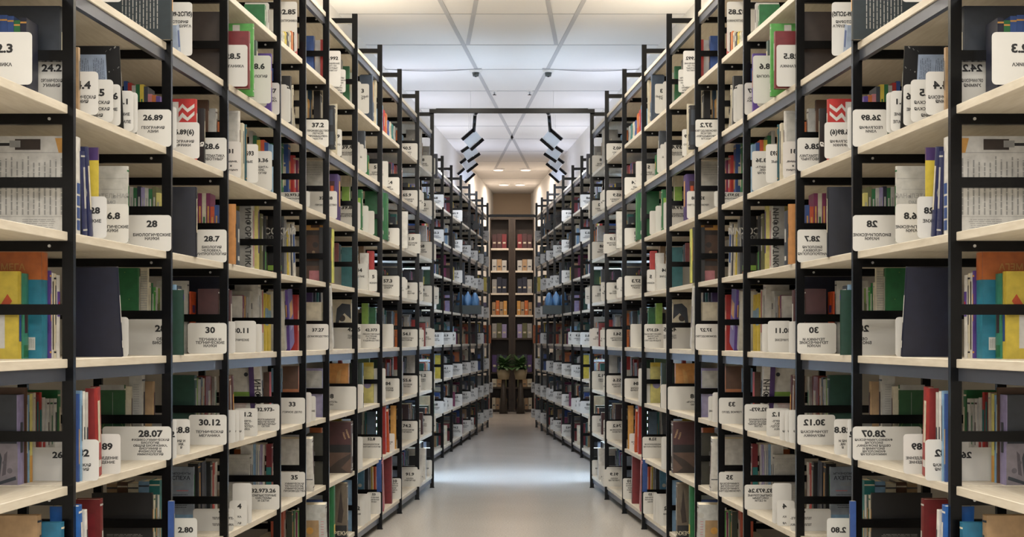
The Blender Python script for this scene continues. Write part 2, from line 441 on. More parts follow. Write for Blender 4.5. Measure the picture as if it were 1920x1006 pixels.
# fourth shelf up, nearest bay
B('D', 33, 42, 508, 'yellow', xl=-30, cd=(R(0, .12, .62, .5, 'white'), ('p', ((.5, .62), (.7, .74), (.84, .66), (.66, .56)), 'flame orange'), ('c', .52, .60, .05, 'pink')), sd=(R(.2, .2, .8, .55, 'blue'),), d='yellow children’s book with a red figure')
B('D', 43, 56, 512, (60, 160, 130), w=.12, sd=(R(.2, .3, .7, .6, 'maroon'), R(.1, .02, .9, .16, 'green')), d='sea green book')
B('D', 78, 92, 472, (30, 140, 175), xl=-20, cd=(R(0, .74, 1, 1, 'orange'), ('p', ((0, .74), (.35, .76), (.7, .79), (1, .78), (1, .74)), 'orange'), ('t', 'МЕГА', .45, .86, .06, 'amber', 0), R(.67, .08, .88, .20, 'white'), ('L', .69, .10, .86, .19, 9, 'black', True), ('L', .62, .52, .75, .64, 5, 'pale grey', False)),
  sd=(R(0, .74, 1, 1, 'orange'),), d='blue and orange large format book with a barcode')
B('D', 93, 97, 507, 'violet', w=.15)
B('D', 97, 101, 511, 'white', w=.15, sd=(R(.2, .1, .8, .9, 'black'),))
B('D', 101, 106, 512, 'cream', w=.15)
B('D', 106, 114, 515, 'white', w=.14, sd=(R(.1, .5, .9, .8, 'violet'), R(.3, .55, .7, .68, 'red')))
B('D', 228, 232, 503, 'navy', xl=131, xt=216, d='large dark navy book leaning towards the camera')
P('D', 195, 241, 594, '', (), u=.03)
B('D', 258, 263, 502, 'green', xl=218, cd=(('t', 'Орфей', .7, .46, .045, 'amber', 0), ('c', .6, .64, .02, 'lime'), ('c', .4, .95, .02, 'lime')), sd=(R(.3, .1, .8, .9, 'pale grey'),), d='green book with thin gold lettering')
B('D', 277, 280, 502, 'cream', xl=263, cd=(('L', .05, .03, .98, .97, 10, 'grey', True), ('L', .05, .03, .98, .97, 34, 'grey', False)), d='cream book with a fine grid pattern')
for x, y, c in ((280, 529, 'cream'), (284, 530, 'green'), (289, 538, 'bright green'), (293, 538, 'white'), (297, 540, 'lime')):
    B('D', x, x + 4, y, c, w=.12, u=.03, sd=(R(.2, .2, .8, .85, 'white'),) if c == 'green' else None)
P('D', 238, 340, 594, '28.0', ('ОБЩАЯ', 'БИОЛОГИЯ'), cx=308, ny=615, cy=635, lp=7, ns=12, cs=5, u=.0)
# fourth shelf, third bay in the picture
B('D', 327, 333, 533, 'light blue', w=.02, u=.05, sd=(R(0, .2, 1, .4, 'blue'), R(0, .6, 1, .7, 'lime')))
B('D', 333, 343, 535, 'slate', w=.03, u=.05)
B('D', 343, 353, 543, 'dark green', w=.05, u=-.01, sd=(R(.2, .85, .9, .93, 'violet'),), d='slim dark teal pamphlet at the shelf edge')
B('D', 351, 356, 526, 'pale grey', w=.12, u=.04)
B('D', 358, 371, 546, 'flame orange', w=.05, u=.05, sd=(R(.2, .66, .7, .78, 'purple'),))
B('D', 409, 413, 541, 'maroon', xl=371, u=.02, d='dark maroon book facing the camera')
B('D', 415, 419, 518, 'navy', xl=318, u=.07)
P('D', 352, 414, 605, '30', ('ТЕХНИКА И', 'ТЕХНИЧЕСКИЕ', 'НАУКИ'), cx=394, ny=618, cy=636, lp=6, ns=11, cs=4.6, u=.002)
B('D', 430, 437, 543, 'maroon', w=.10)
B('D', 452, 456, 554, 'white', w=.11, cd=(('L', .1, .2, .5, .8, 9, 'pink', False),), u=.03)
B('D', 456, 459, 553, 'magenta', w=.1, u=.03)
B('D', 459, 462, 555, 'amber', w=.1, u=.03)
B('D', 462, 468, 556, 'grey', w=.1, u=.03)
B('D', 468, 476, 545, 'pale grey', w=.1, u=.03, sd=(R(.3, .7, .7, .8, 'slate'),))
B('D', 484, 491, 531, 'white', xl=440, u=.03, d='tall white binder')
B('D', 492, 496, 543, 'white', w=.14, xt=491, sd=(R(0, .3, .6, .98, 'red'), ))
B('D', 497, 503, 550, 'yellow', w=.14, sd=(R(0, .45, 1, .75, 'light blue'),))
B('D', 503, 511, 552, 'yellow', w=.14, cd=(R(0, .45, 1, .75, 'light blue'),), sd=(R(0, .5, 1, .72, 'light blue'),))
P('D', 424, 441, 602)
P('D', 437, 480, 601, '30.11', ('ТЕХНИЧЕСКИЕ',), cx=452, ny=619, cy=637, ns=9, cs=4)
P('D', 478, 491, 607, u=-.005)
# fourth shelf, fifth and sixth bay
B('D', 535, 540, 547, 'pale grey', w=.08, xt=529)
B('D', 544, 557, 544, 'violet', xt=537, w=.08, sd=(R(.2, .5, .8, .75, 'amber'), R(.2, .3, .8, .42, 'lavender')), cd=(R(.3, .55, .9, .75, 'amber'), R(.4, .4, .9, .5, 'lavender')), d='leaning purple book with gold lettering')
B('D', 539, 542, 606, 'orange', xl=522, u=-.01)
B('D', 558, 562, 552, 'red', w=.1, u=.02)
B('D', 603, 607, 566, 'cream', xl=570, cd=(('t', 'АЗБУКА', .45, .5, .1, 'black', 20), R(0, .3, .7, .33, 'black')), u=.01, d='cream magazine with tilted black title')
for x, c in ((577, 'purple'), (583, 'navy'), (588, 'teal'), (593, 'navy'), (598, 'pink')): B('D', x + 8, x + 12, 545, c, w=.06, u=.06)
P('D', 570, 609, 607, '37.27', ('ДОМОВОДСТВО',), cx=596, ny=618, cy=630, ns=6, cs=3, u=0)
B('D', 659, 664, 561, 'cream', xl=615, cd=(('c', .15, .88, .05, 'orange'), ('c', .6, .62, .14, 'dark brown'), ('p', ((.32, .5), (.38, .82), (.6, .92), (.95, .9), (.98, .6), (.7, .72), (.5, .62), (.42, .42)), 'slate'), ('c', .62, .5, .12, 'pale grey')), d='cream book with a drawing of a head wearing a ribbon')
B('D', 624, 628, 540, 'white', w=.05, xt=617, u=-.01)
P('D', 622, 676, 607, '42.35', ('ПЛОДОВОДСТВО', 'И ЯГОДНИЧЕСТВО'), cx=664, ny=617, cy=629, lp=4, ns=7, cs=3, u=0)
B('D', 690, 694, 568, 'lime', xl=678, u=.0)
B('D', 704, 707, 576, 'green', xl=692, u=.02)
P('D', 670, 712, 607, '42.373', ('ЛЕКАРСТВЕННЫЕ', 'РАСТЕНИЯ', 'И ТРАВЫ', 'САДОВОДСТВО'), cx=696, ny=618, cy=626, lp=4, ns=5, cs=2.4, u=-.02)
P('D', 706, 738, 607, '42.15', ('СЕЛЬСКОЕ', 'ХОЗЯЙСТВО', 'ПОЧВА'), cx=742, ny=614, cy=622, lp=4, ns=5, cs=2.4, u=-.0)

# ---- sixth shelf up
P('B', 120, 184, 134, '24.4', ('АНАЛИТИЧЕСКАЯ', 'ХИМИЯ'), cx=150, ny=159, cy=182, lp=8, ns=14, cs=5.5, u=-.02)
P('B', 150, 212, 149, '24.5', ('ФИЗИЧЕСКАЯ', 'ХИМИЧЕСКАЯ', 'ХИМИЯ'), cx=178, ny=173, cy=192, lp=12, ns=13, cs=5.2, u=-.015)
P('B', 170, 226, 158, '24.6', ('УЧЕНИЕ',), cx=204, ny=180, cy=205, ns=12, cs=5.2)
B('B', 231, 238, 92, 'black', xl=141, xt=221, d='black star-speckled book with a pale text panel', cd=(R(.05, .38, .72, .90, 'pale blue'), ('L', .1, .42, .36, .86, 7, 'slate', True), ('L', .44, .42, .68, .86, 7, 'slate', True)) + tuple(('c', (i * 37 % 97) / 97, (i * 53 % 89) / 89, .006 + .004 * (i % 3), 'grey') for i in range(60) if not (.03 < (i * 37 % 97) / 97 < .74 and .36 < (i * 53 % 89) / 89 < .92)))
B('B', 147, 151, 88, 'tan', w=.12)
P('B', 200, 250, 170, '26.1', ('УЧЕНИЕ', 'О ЗЕМЛЕ'), cx=228, ny=190, cy=214, lp=14, ns=10, cs=5)
P('B', 215, 258, 173)
SP('B', 5.10, 232, 300, [152, 155, 160, 158, 158, 162, 176, 178, 180], ['blue', 'red', 'pale grey', 'green', 'yellow', 'slate', 'pink', 'orange', 'violet'])
P('B', 256, 308, 205, '26.89', ('ГЕОГРАФИЯ', 'АЗИИ'), cx=287, ny=220, cy=239, lp=7, ns=10, cs=4.6, u=.002)
P('B', 270, 331, 200, u=-.02)
B('B', 366, 371, 185, (206, 40, 36), xl=318, cd=(R(.05, .62, .35, .95, 'white'), ('p', ((.35, .7), (.5, .78), (.7, .7), (.97, .8), (.97, .74), (.7, .64), (.5, .7), (.35, .62)), 'white'), ('p', ((.35, .84), (.5, .92), (.7, .84), (.97, .92), (.97, .86), (.7, .78), (.5, .86), (.35, .78)), 'white'), ('t', 'необычная', .55, .28, .09, 'white', 0)), d='red book with a white wavy map')
B('B', 383, 386, 203, 'black', w=.12, u=.02)
B('B', 390, 393, 187, 'brown', w=.1, u=.05)
B('B', 404, 409, 203, 'pale grey', xl=384, u=.03)
SP('B', 5.80, 377, 412, [228, 226, 228, 226], ['dark brown', 'tan', 'blue', 'orange'], dp=.06)
P('B', 322, 374, 229, '26.89(6)', ('ГЕОГРАФИЯ', 'АФРИКИ'), cx=343, ny=247, cy=265, lp=7, ns=9, cs=4.4, u=-.02)
P('B', 373, 416, 258, '28.6', ('СИСТЕМАТИКА', 'ЖИВОТНЫХ'), cx=397, ny=274, cy=292, lp=6, ns=10, cs=4.6, u=.0)
B('B', 448, 452, 208, 'white', xl=424, xt=447, d='tall white glossy book', cd=(R(.05, .03, .9, .97, 'pale grey'),))
P('B', 412, 452, 265, '31', ('данные,', 'и', 'научных'), cx=433, ny=283, cy=302, lp=8, ns=8, cs=4)
B('B', 455, 460, 230, 'cream', w=.12)
B('B', 461, 467, 233, (40, 96, 110), w=.12)
SP('B', 6.67, 467, 510, [245, 254, 262, 262, 267, 270], ['pale grey', 'green', 'yellow', 'flame orange', 'blue', 'light blue'], dp=.09)
P('B', 448, 484, 270, '32.693', ('НОВЫЕ',), cx=462, ny=287, cy=303, ns=8, cs=4.2, u=-.03)
P('B', 463, 510, 283, '33.36', ('ЗАЩИТА-', 'НИЕ,', 'ЛОГИЯ'), cx=490, ny=300, cy=313, lp=5.5, ns=7, cs=3.6, u=-.01)
P('B', 478, 524, 300, '', ('ДИСКРЕТНОГО', 'ДЕЙСТВИЯ'), cx=500, ny=330, cy=343, lp=5, cs=3.4, u=.01)
B('B', 528, 534, 268, 'green', w=.1)
B('B', 540, 547, 270, 'blue', xl=524, cd=(('c', .6, .7, .1, 'cream'), R(.45, .35, .75, .65, 'cream')), d='blue book with a pale standing figure')
B('B', 551, 558, 292, 'red', xt=549, w=.08)
B('B', 558, 562, 300, 'magenta', w=.06)
P('B', 522, 580, 360, '32.973.22', ('ПРИКЛАДНЫЕ',), cx=550, ny=365, cy=372, ns=5, cs=2.6)
B('B', 608, 612, 302, 'pale grey', xl=566, cd=(('L', .2, .75, .9, .95, 5, 'grey', False),), d='pale page-like booklet')
B('B', 581, 584, 320, 'teal', w=.07, u=-.0)
B('B', 585, 588, 324, 'pink', w=.03, u=.0)
P('B', 565, 581, 358, u=-.01)
P('B', 573, 632, 358, '37.248', ('ПРОИЗВОДСТВО',), cx=611, ny=371, cy=384, ns=5.5, cs=3, u=-.01)
B('B', 633, 642, 326, 'purple', xl=614, cd=(R(.2, .3, .7, .85, 'maroon'), R(.3, .5, .6, .75, 'flame orange')), d='purple book with an orange and red picture')
B('B', 655, 660, 323, 'cream', xl=641, cd=(R(0, .45, 1, .75, 'lime'), R(0, .0, 1, .3, 'bright green')), u=.02)
P('B', 634, 676, 379, '39.8', ('ГОРОДСКОЙ', 'ТРАНСПОРТ'), cx=650, ny=388, cy=401, lp=4, ns=7, cs=3, u=.0)
B('B', 678, 682, 355, 'green', xl=668, cd=(R(.0, .1, .8, .8, 'lime'),))
P('B', 668, 690, 385); P('B', 672, 702, 395, '', ('ВЫСТАВКИ', 'И ЯРМАРКИ'), cx=676, ny=404, cy=404, lp=7, cs=3)
B('B', 716, 722, 358, 'green', xl=684, u=-.005, d='thick green binder', sp='green'); B('B', 722, 732, 360, 'green', w=.12, u=-.012, sd=(R(.3, .1, .5, .9, 'bright green'),), d='green ring binder at the shelf edge')

# ---- seventh shelf up and above
B('A', 320, 325, -60, (28, 44, 52), xl=200, u=-.03, cd=(('L', .22, .15, .82, .95, 11, 'grey', True),), d='dark petrol book with columns of fine print')
P('A', 186, 228, -70, '', u=-.05)
P('A', 300, 359, 3, '28.89-2СПб)', ('ИСТОРИЯ', 'ПЕТЕРБУРГА'), cx=334, ny=25, cy=40, lp=8, ns=8, cs=4.6, u=-.02)
B('A', 334, 341, 50, 'pale blue', xt=330, w=.1, sd=(R(.2, .2, .8, .8, 'blue'),))
B('A', 412, 418, 22, 'dark brown', xl=341, u=.03, d='large dark brown cloth-bound book')
B('A', 474, 477, 44, 'bright green', xl=420, u=-.02, d='bright green large book behind a red one', cd=(R(.3, .1, .55, .98, 'white'),))
B('A', 466, 470, 58, 'dark red', xl=405, u=-.05, d='dark red book')
P('A', 395, 464, 84, '28.5', ('БОТАНИКА',), cx=437, ny=105, cy=124, ns=10, cs=4.6, u=-.055)
P('A', 455, 508, 104, '28.6', ('ЗООЛОГИЯ',), cx=482, ny=124, cy=143, ns=10, cs=4.4, u=-.05)
B('A', 479, 485, 75, 'dark green', w=.1, u=.02)
B('A', 508, 511, 100, 'violet', w=.14, u=.0)
P('A', 476, 500, 158, '', ('НИЯ',), cx=486, ny=160, cy=168, cs=4)
P('A', 484, 517, 155, '32.87', ('ЭЛЕКТРО-', 'АКУСТИКА'), cx=503, ny=170, cy=184, lp=5, ns=8, cs=3.8, u=.0)
B('A', 526, 531, 128, 'blue', w=.08, sd=(R(0, 0, 1, .7, 'amber'),)); B('A', 544, 548, 142, 'black', xl=528, cd=(('t', 'С', .6, .75, .1, 'white', 0), ('t', 'А', .7, .62, .05, 'grey', 0)), d='black book with a white letter')
P('A', 520, 538, 158); P('A', 524, 545, 166)
B('A', 551, 555, 165, 'white', xt=546, w=.1, cd=(R(.0, 0, .9, .15, 'orange'),), sp='cream')
B('A', 575, 578, 160, 'cream', w=.06, u=.02); B('A', 578, 582, 185, 'amber', w=.05, u=.02); B('A', 583, 587, 160, (30, 70, 100), w=.05, u=.02)
B('A', 600, 607, 170, 'black', xl=588, u=.03)
P('A', 570, 609, 224, '37.2', ('ПРОИЗВОДСТВО', 'ЛЕГКОЙ', 'ПРОМЫШЛЕН-', 'НОСТИ'), cx=596, ny=234, cy=245, lp=5, ns=8, cs=3.2, u=.0)
B('A', 627, 631, 198, 'black', xl=616, u=-.03, xt=626, d='black leatherette album by the post', cd=(R(.1, .1, .9, .4, 'slate'), R(.1, .55, .8, .9, 'slate')), w=.08)
B('A', 630, 633, 193, 'cream', w=.12, u=-.005)
P('A', 612, 641, 242, '39', ('АВТО',), cx=632, ny=255, cy=271, ns=6, cs=3)
P('A', 640, 675, 266, '39.4', ('ВОДНЫЙ', 'ТРАНСПОРТ'), cx=651, ny=275, cy=286, lp=4, ns=7, cs=2.8, u=.0)
P('A', 662, 682, 270, '5', ('ОБЩ',), cx=673, ny=282, cy=294, ns=6, cs=3); P('A', 664, 688, 278); 
B('A', 683, 687, 245, 'slate', xl=668, u=.02); B('A', 690, 694, 290, 'green', w=.1, u=.03)
P('A', 688, 728, 302, '51', ('ЗДРАВО-', 'ОХРАНЕНИЕ'), cx=706, ny=313, cy=323, lp=4, ns=6, cs=2.6)
P('Z', 500, 557, 3, '32.85', ('ЭЛЕКТРОНИКА',), cx=538, ny=22, cy=39, ns=9, cs=4)
B('Z', 496, 500, 8, 'green', xl=458, u=.02, d='green book lying open behind the board'); B('Z', 502, 508, 5, 'white', w=.1, u=.03)
for x, y, c in ((527, 58, 'pale grey'), (531, 59, 'cream'), (535, 59, 'yellow'), (539, 60, 'navy'), (543, 58, 'cream'), (547, 58, 'orange'), (551, 60, 'maroon'), (555, 58, 'red')):
    B('Z', x, x + 4, y, c, w=.1, u=.0, xt=x)
B('Z', 588, 592, 67, 'blue', xl=572, u=.03); B('Z', 600, 603, 75, 'white', xl=576, u=.05)
P('Z', 572, 612, 97, u=.01); B('Z', 615, 620, 74, 'red', w=.04, u=.0)
P('Z', 604, 639, 95, '3.992', ('УПРАВЛЕНИЕ', 'КАЧ. НА', 'МЕСТНЫХ', 'ПУНКТАХ'), cx=623, ny=109, cy=119, lp=4.4, ns=6, cs=2.6, u=-.04)
B('Z', 641, 644, 112, 'grey', w=.02, u=-.01); P('Z', 610, 648, 130, '', ('МАТЕРИАЛЫ', 'СПРАВОЧНИКИ', 'СБОРНИКИ', 'НОРМЫ', 'ПРАВИЛА', 'ОБЗОРЫ', 'ЗАПИСКИ'), cx=632, ny=140, cy=146, lp=4.6, cs=2.6, u=-.03)
P('Z', 650, 665, 136, u=.02)
B('Z', 655, 661, 124, 'green', w=.1, u=.0)
P('Z', 648, 677, 153, '39', ('АВИА',), cx=660, ny=168, cy=180, ns=7, cs=3); P('Z', 664, 692, 157, '3', ('ЛЕСНЫЙ', 'ОРТ'), cx=680, ny=170, cy=181, lp=4, ns=7, cs=3, u=-.03)
B('Z', 699, 703, 144, (60, 78, 104), xl=676, xt=696, u=.0, d='slate blue folder'); B('Z', 705, 707, 150, 'cream', w=.05, u=.01)
for x, y, c in ((716, 195, 'light blue'), (720, 205, 'red'), (724, 212, 'orange'), (728, 225, 'blue'), (732, 228, 'cream'), (736, 232, 'teal'), (740, 236, 'grey')):
    B('Z', x, x + 4, y, c, w=.08)
# ---- fifth shelf up
B('C', 366, 371, 350, (22, 26, 44), xl=316, xt=366, u=-.005, d='tall dark navy book facing the camera')
SP('C', 5.80, 371, 410, [362, 362, 362, 387, 384], ['magenta', 'cream', 'magenta', 'flame orange', 'blue'], dp=.10)
P('C', 368, 416, 430, '28.7', ('БИОЛОГИЯ', 'ЧЕЛОВЕКА.', 'АНТРОПОЛОГИЯ'), cx=397, ny=447, cy=463, lp=6.3, ns=10, cs=4.2, u=.0)
B('C', 440, 443, 382, (210, 140, 70), xl=424, u=-.01, d='ochre orange book'); B('C', 443, 452, 394, 'slate', w=.1)
B('C', 471, 480, 380, 'grey', xl=449, u=.01, cd=(('t', 'ИНФОРМАТИКА', .50, .48, .30, 'black', 90),), sp='white', sd=(R(.4, .1, .7, .9, 'pink'),), d='grey book with ИНФОРМАТИКА in huge black letters')
B('C', 482, 488, 382, 'pale yellow', w=.14, sd=(R(.3, .3, .7, .9, 'violet'),)); B('C', 489, 495, 400, 'olive', w=.14); B('C', 495, 501, 404, 'black', w=.14, sd=(R(.3, .1, .7, .4, 'bright green'),))
B('C', 528, 535, 402, 'black', xl=502, u=.02, cd=(('t', 'РУССКИЙ', .5, .74, .1, 'white', 0), ('t', 'СЛОВАРЬ', .5, .64, .06, 'grey', 0), R(0, .4, 1, .46, 'green'), R(0, .12, 1, .2, 'lime'), R(0, 0, 1, .1, 'orange')), d='black book with green and orange bands')
B('C', 537, 539, 412, 'grey', w=.1, xt=535); B('C', 540, 543, 428, 'yellow', w=.09, xt=539); B('C', 543, 547, 420, 'cream', w=.09, xt=541); B('C', 547, 550, 421, 'navy', w=.09, xt=545); B('C', 551, 557, 420, 'white', w=.09, xt=547, sd=(R(0, .3, .5, .8, 'blue'),))
B('C', 536, 539, 468, (226, 108, 44), xl=522, u=-.02, d='orange paperback')
B('C', 603, 609, 414, 'dark brown', xl=570, cd=(R(.05, .02, .95, .28, 'brown'), R(.2, .03, .8, .2, 'pink'), R(.05, .36, .95, .78, 'brown'), ('c', .55, .62, .16, 'dark brown'), ('c', .45, .5, .09, 'tan'), R(.0, .86, 1, 1, 'amber'), R(.3, .9, .8, .95, 'brown')), d='brown photographic book with a crouching figure')
B('C', 618, 623, 425, 'black', w=.06, u=-.02, d='black folder beside a lime one'); B('C', 622, 628, 428, (214, 214, 90), w=.05, u=-.025, d='lime yellow folder at the shelf edge')
B('C', 634, 637, 455, 'pink', w=.05, u=.0); B('C', 637, 641, 458, 'light blue', w=.05, u=.0); B('C', 655, 659, 464, 'cream', xl=641, u=.03)
B('C', 668, 674, 463, (50, 120, 130), xl=640, u=.03); B('C', 682, 688, 453, 'tan', xl=672, u=.01)
P('C', 627, 688, 494, '41.34', ('ЗЕМЛЕДЕЛИЕ',), cx=667, ny=506, cy=518, ns=6.5, cs=3, u=.0)
B('C', 690, 693, 474, 'white', w=.05); B('C', 700, 704, 470, 'red', w=.04, sd=(R(0, .35, 1, .55, 'yellow'),))
P('C', 676, 707, 505, '5', ('МЕДИЦИНА',), cx=700, ny=518, cy=530, ns=6, cs=2.6, u=-.03)
# ---- third shelf up
B('E', 33, 48, 740, 'slate', xl=-40, xt=33, cd=(R(0, .0, 1, .46, (138, 130, 140)), ('p', ((.45, .05), (.5, .3), (.56, .36), (.60, .3), (.54, .05)), 'slate'), ('p', ((.60, .10), (.66, .34), (.74, .38), (.70, .12)), (92, 86, 96)), ('p', ((.40, .02), (.95, .10), (.97, .06), (.5, .0)), 'slate'), ('c', .66, .25, .05, (100, 94, 104)), ('c', .80, .16, .07, (104, 98, 108))), sp='lavender', d='dark picture book with a grey engraving')
B('E', 48, 52, 726, 'brown', w=.2, u=.03); B('E', 52, 56, 740, 'light blue', w=.12); B('E', 56, 62, 738, 'pale yellow', w=.12, sd=(R(0, .0, 1, .3, 'amber'),))
B('E', 63, 68, 736, 'cream', w=.12); B('E', 69, 73, 740, 'dark red', w=.11, sd=(R(0, .5, 1, .92, 'teal'),)); B('E', 74, 79, 735, 'red', w=.11, sd=(R(0, .45, 1, .8, 'teal'),)); B('E', 80, 86, 745, 'white', w=.11, sd=(R(0, 0, 1, .45, 'red'),))
B('E', 88, 93, 747, 'white', w=.11); B('E', 94, 100, 747, 'pale grey', w=.11); B('E', 101, 108, 747, 'white', w=.11); B('E', 108, 115, 731, 'green', w=.16)
P('E', 50, 122, 838, '26', (), cx=108, ny=852, u=.066)
P('E', 100, 182, 824, '26.82', ('ФИЗИЧЕСКАЯ', 'ГЕОГРАФИЯ'), cx=140, ny=849, cy=872, lp=8, ns=13, cs=5, u=-.03)
P('E', 148, 226, 813, '26.89', ('СТРАНОВЕДЕНИЕ', 'КРАЕВЕДЕНИЕ'), cx=189, ny=836, cy=858, lp=8, ns=12, cs=4.6, u=-.02)
B('E', 146, 150, 738, 'blue', w=.03, sd=(R(.2, .2, .8, .6, 'tan'),)); B('E', 151, 155, 732, 'light blue', w=.03); B('E', 156, 160, 733, 'white', w=.03, sd=(R(.2, .1, .8, .6, 'slate'),)); B('E', 161, 166, 735, 'pale grey', w=.03, sd=(R(.2, .1, .8, .6, 'slate'),))
B('E', 181, 194, 727, (150, 40, 42), xl=163, xt=177, sp=(180, 44, 42), d='thick brick red book')
B('E', 233, 236, 721, (40, 92, 52), xl=186, u=.0, cd=(('o', .55, .40, .42, 'lime'), R(.0, .39, .98, .40, 'grey'), R(.53, .0, .545, .9, 'grey'), R(0, .93, 1, 1, 'grey')), d='green book with a radar circle')
B('E', 244, 249, 724, 'cream', w=.06, u=.01); B('E', 266, 274, 703, 'pale grey', xl=242, u=.02, cd=(('L', .35, .1, .8, .9, 28, 'grey', False),), d='tall pale grey book with a printed column')
B('E', 286, 292, 715, 'tan', w=.06, u=.02)
P('E', 192, 308, 799, '28.07', ('ФИЗИКО-ХИМИЧЕСКАЯ', 'БИОЛОГИЯ.', 'ОБЩАЯ БИОФИЗИКА,', 'БИОХИМИЯ И', 'ФИЗИОЛОГИЯ.', 'ИММУНОЛОГИЯ'), cx=282, ny=812, cy=824, lp=5.4, ns=12, cs=3.8, u=.002)
B('E', 364, 371, 703, (26, 76, 62), xl=318, u=.01, d='dark green cloth book')
for i, (x, c) in enumerate(((343, 'pale blue'), (348, 'white'), (352, 'maroon'), (356, 'tan'), (360, 'lime'), (373, 'pale grey'), (377, 'slate'), (381, 'cream'))):
    (SP('E', 5.772, x, x + 5, 707 + (i % 3) * 2, [c], dp=.03) if x < 365 else B('E', x, x + 4, 707 + (i % 3) * 2, c, w=.05, u=.01))
B('E', 386, 401, 705, (150, 50, 42), w=.05, u=.01, d='brick red thick book'); B('E', 402, 407, 706, 'pale grey', w=.05)
P('E', 285, 331, 785, '28.2', ('ИЯ',), cx=312, ny=813, cy=837, ns=11, cs=4.6, u=-.02)
P('E', 300, 356, 785, '28.8', ('ИЯ И', 'ИЯ,', 'Я'), cx=340, ny=805, cy=826, lp=6, ns=11, cs=4)
P('E', 354, 416, 777, '30.12', ('ТЕХНИЧЕСКАЯ', 'МЕХАНИКА'), cx=393, ny=791, cy=809, lp=7, ns=11, cs=4.4, u=.0)
B('E', 431, 436, 704, 'brown', w=.04, xt=428); B('E', 436, 441, 704, 'maroon', w=.04, xt=433)
B('E', 469, 472, 690, 'white', xl=430, u=.01, cd=(('c', .8, .9, .10, 'slate'), R(0, .55, 1, .62, 'lime'), R(.1, .5, .9, .505, 'pink'), ('L', .2, .36, .85, .44, 4, 'pink', False)), d='white magazine with a globe and pink lines')
B('E', 492, 498, 684, 'white', xl=471, xt=485, cd=(R(0, 0, .45, 1, 'purple'), ('t', 'ИНФОРМ', .45, .5, .34, 'black', 90)), d='white and purple book titled ИНФОРМ')
B('E', 505, 511, 697, 'brown', xl=494, u=.02, sd=(R(0, 0, .5, 1, 'red'),))
for x in (441, 448, 458): P('E', x - 34, x, 768, '', ('НАЯ',) if x > 441 else ('Я',), cx=x - 10, ny=790, cy=808, cs=3, u=-.02)
P('E', 440, 483, 765, '31.2', ('ЭНЕРГЕ-', 'ТИКА.', 'ТЕПЛОТЕХ-', 'НИКА'), cx=461, ny=776, cy=789, lp=5, ns=8, cs=3.4, u=-.01)
P('E', 478, 517, 757, '32.973-', ('ПРОГРАММНОЕ', 'ОБЕСПЕЧЕНИЕ', 'КОМПЬЮТЕРНЫХ', 'СЕТЕЙ'), cx=498, ny=767, cy=786, lp=4.2, ns=6.5, cs=2.9, u=.0)
B('E', 559, 563, 686, (206, 120, 66), xl=530, cd=(R(0, .6, 1, 1, 'brown'), R(0, .0, 1, .2, 'amber'), ('c', .15, .35, .09, 'maroon')), d='orange gradient book with a portrait')
B('E', 528, 533, 690, 'light blue', w=.05)
P('E', 520, 565, 745, '33', ('ГОРНОЕ ДЕЛО',), cx=548, ny=757, cy=772, ns=8, cs=3.2, u=.0)
B('E', 604, 608, 690, 'lavender', xl=570, cd=(('L', .05, .05, .98, .55, 12, 'grey', True), R(0, .6, 1, .95, 'pale grey')), u=.01, d='pale lilac book with thin vertical bars')
P('E', 560, 584, 735, u=-.02); P('E', 568, 592, 742, '', ('НИЕ',), cx=586, ny=760, cy=770, cs=3)
B('E', 653, 657, 681, (234, 158, 70), xl=612, u=.0, cd=(R(.05, .2, .95, .21, 'orange'), ('p', ((.3, .3), (.5, .8), (.7, .9), (.6, .5)), (240, 176, 92))), d='amber book with a faint map pattern')
B('E', 640, 644, 672, 'red', w=.02, u=.02)
P('E', 600, 661, 724, '38', ('СТРОИТЕЛЬ-', 'СТВО'), cx=619, ny=742, cy=753, lp=5, ns=8, cs=2.8)
B('E', 679, 684, 680, (22, 48, 38), xl=655, u=-.0, d='black-green hardback'); P('E', 655, 681, 720, u=-.02)
B('E', 700, 707, 679, 'pale yellow', xl=680, u=.01, cd=(('c', .45, .45, .35, 'lavender'), R(0, .9, 1, 1, 'yellow')), d='pale yellow book with a lilac shape')
B('E', 692, 695, 662, (120, 160, 130), w=.08, u=.05)
P('E', 700, 723, 690, u=-.03); B('E', 754, 757, 660, 'pale grey', xl=738, cd=(R(0, .6, 1, .9, 'red'), R(.5, .1, .8, .5, 'red')), u=.03)
# ---- second shelf up
B('F', 70, 80, 966, 'tan', w=.3, u=.05); B('F', 112, 122, 980, (20, 110, 150), xl=-30, u=-.0, d='teal blue large book at the bottom left corner')
B('F', 189, 196, 935, (120, 30, 32), xl=141, xt=187, d='dark red book with tall boards', cd=(R(.1, .0, .8, .85, 'dark red'),)); B('F', 152, 160, 947, 'bright blue', xt=146, w=.08, u=-.02); B('F', 163, 168, 955, 'white', xt=158, w=.05, u=-.02, sd=(R(.3, .1, .8, .8, 'slate'),))
B('F', 284, 288, 924, 'black', xl=172, u=.0, cd=(('L', .25, .3, .88, .42, 6, 'grey', False),), d='wide black book with small white print')
for x, c in ((288, 'cream'), (292, 'dark green'), (296, 'pale grey'), (299, 'teal')): B('F', x, x + 4, 928, c, w=.12, u=.01)
SP('F', 5.17, 200, 300, [906, 903, 906, 902, 900], ['tan', 'brown', 'cream', 'light blue', 'teal'])
B('F', 362, 366, 875, (150, 165, 185), xl=318, u=-.01, cd=(('t', 'КОМПОНЕНТЫ', .42, .90, .035, 'navy', 0), ('t', 'УСПЕХА', .42, .83, .06, 'navy', 0), ('L', .1, .70, .6, .76, 3, 'grey', False), R(.3, .62, .8, .635, 'pink'), ('L', .1, .35, .8, .58, 7, 'slate', False), R(0, 0, 1, .25, 'light blue')), d='grey blue book titled КОМПОНЕНТЫ УСПЕХА')
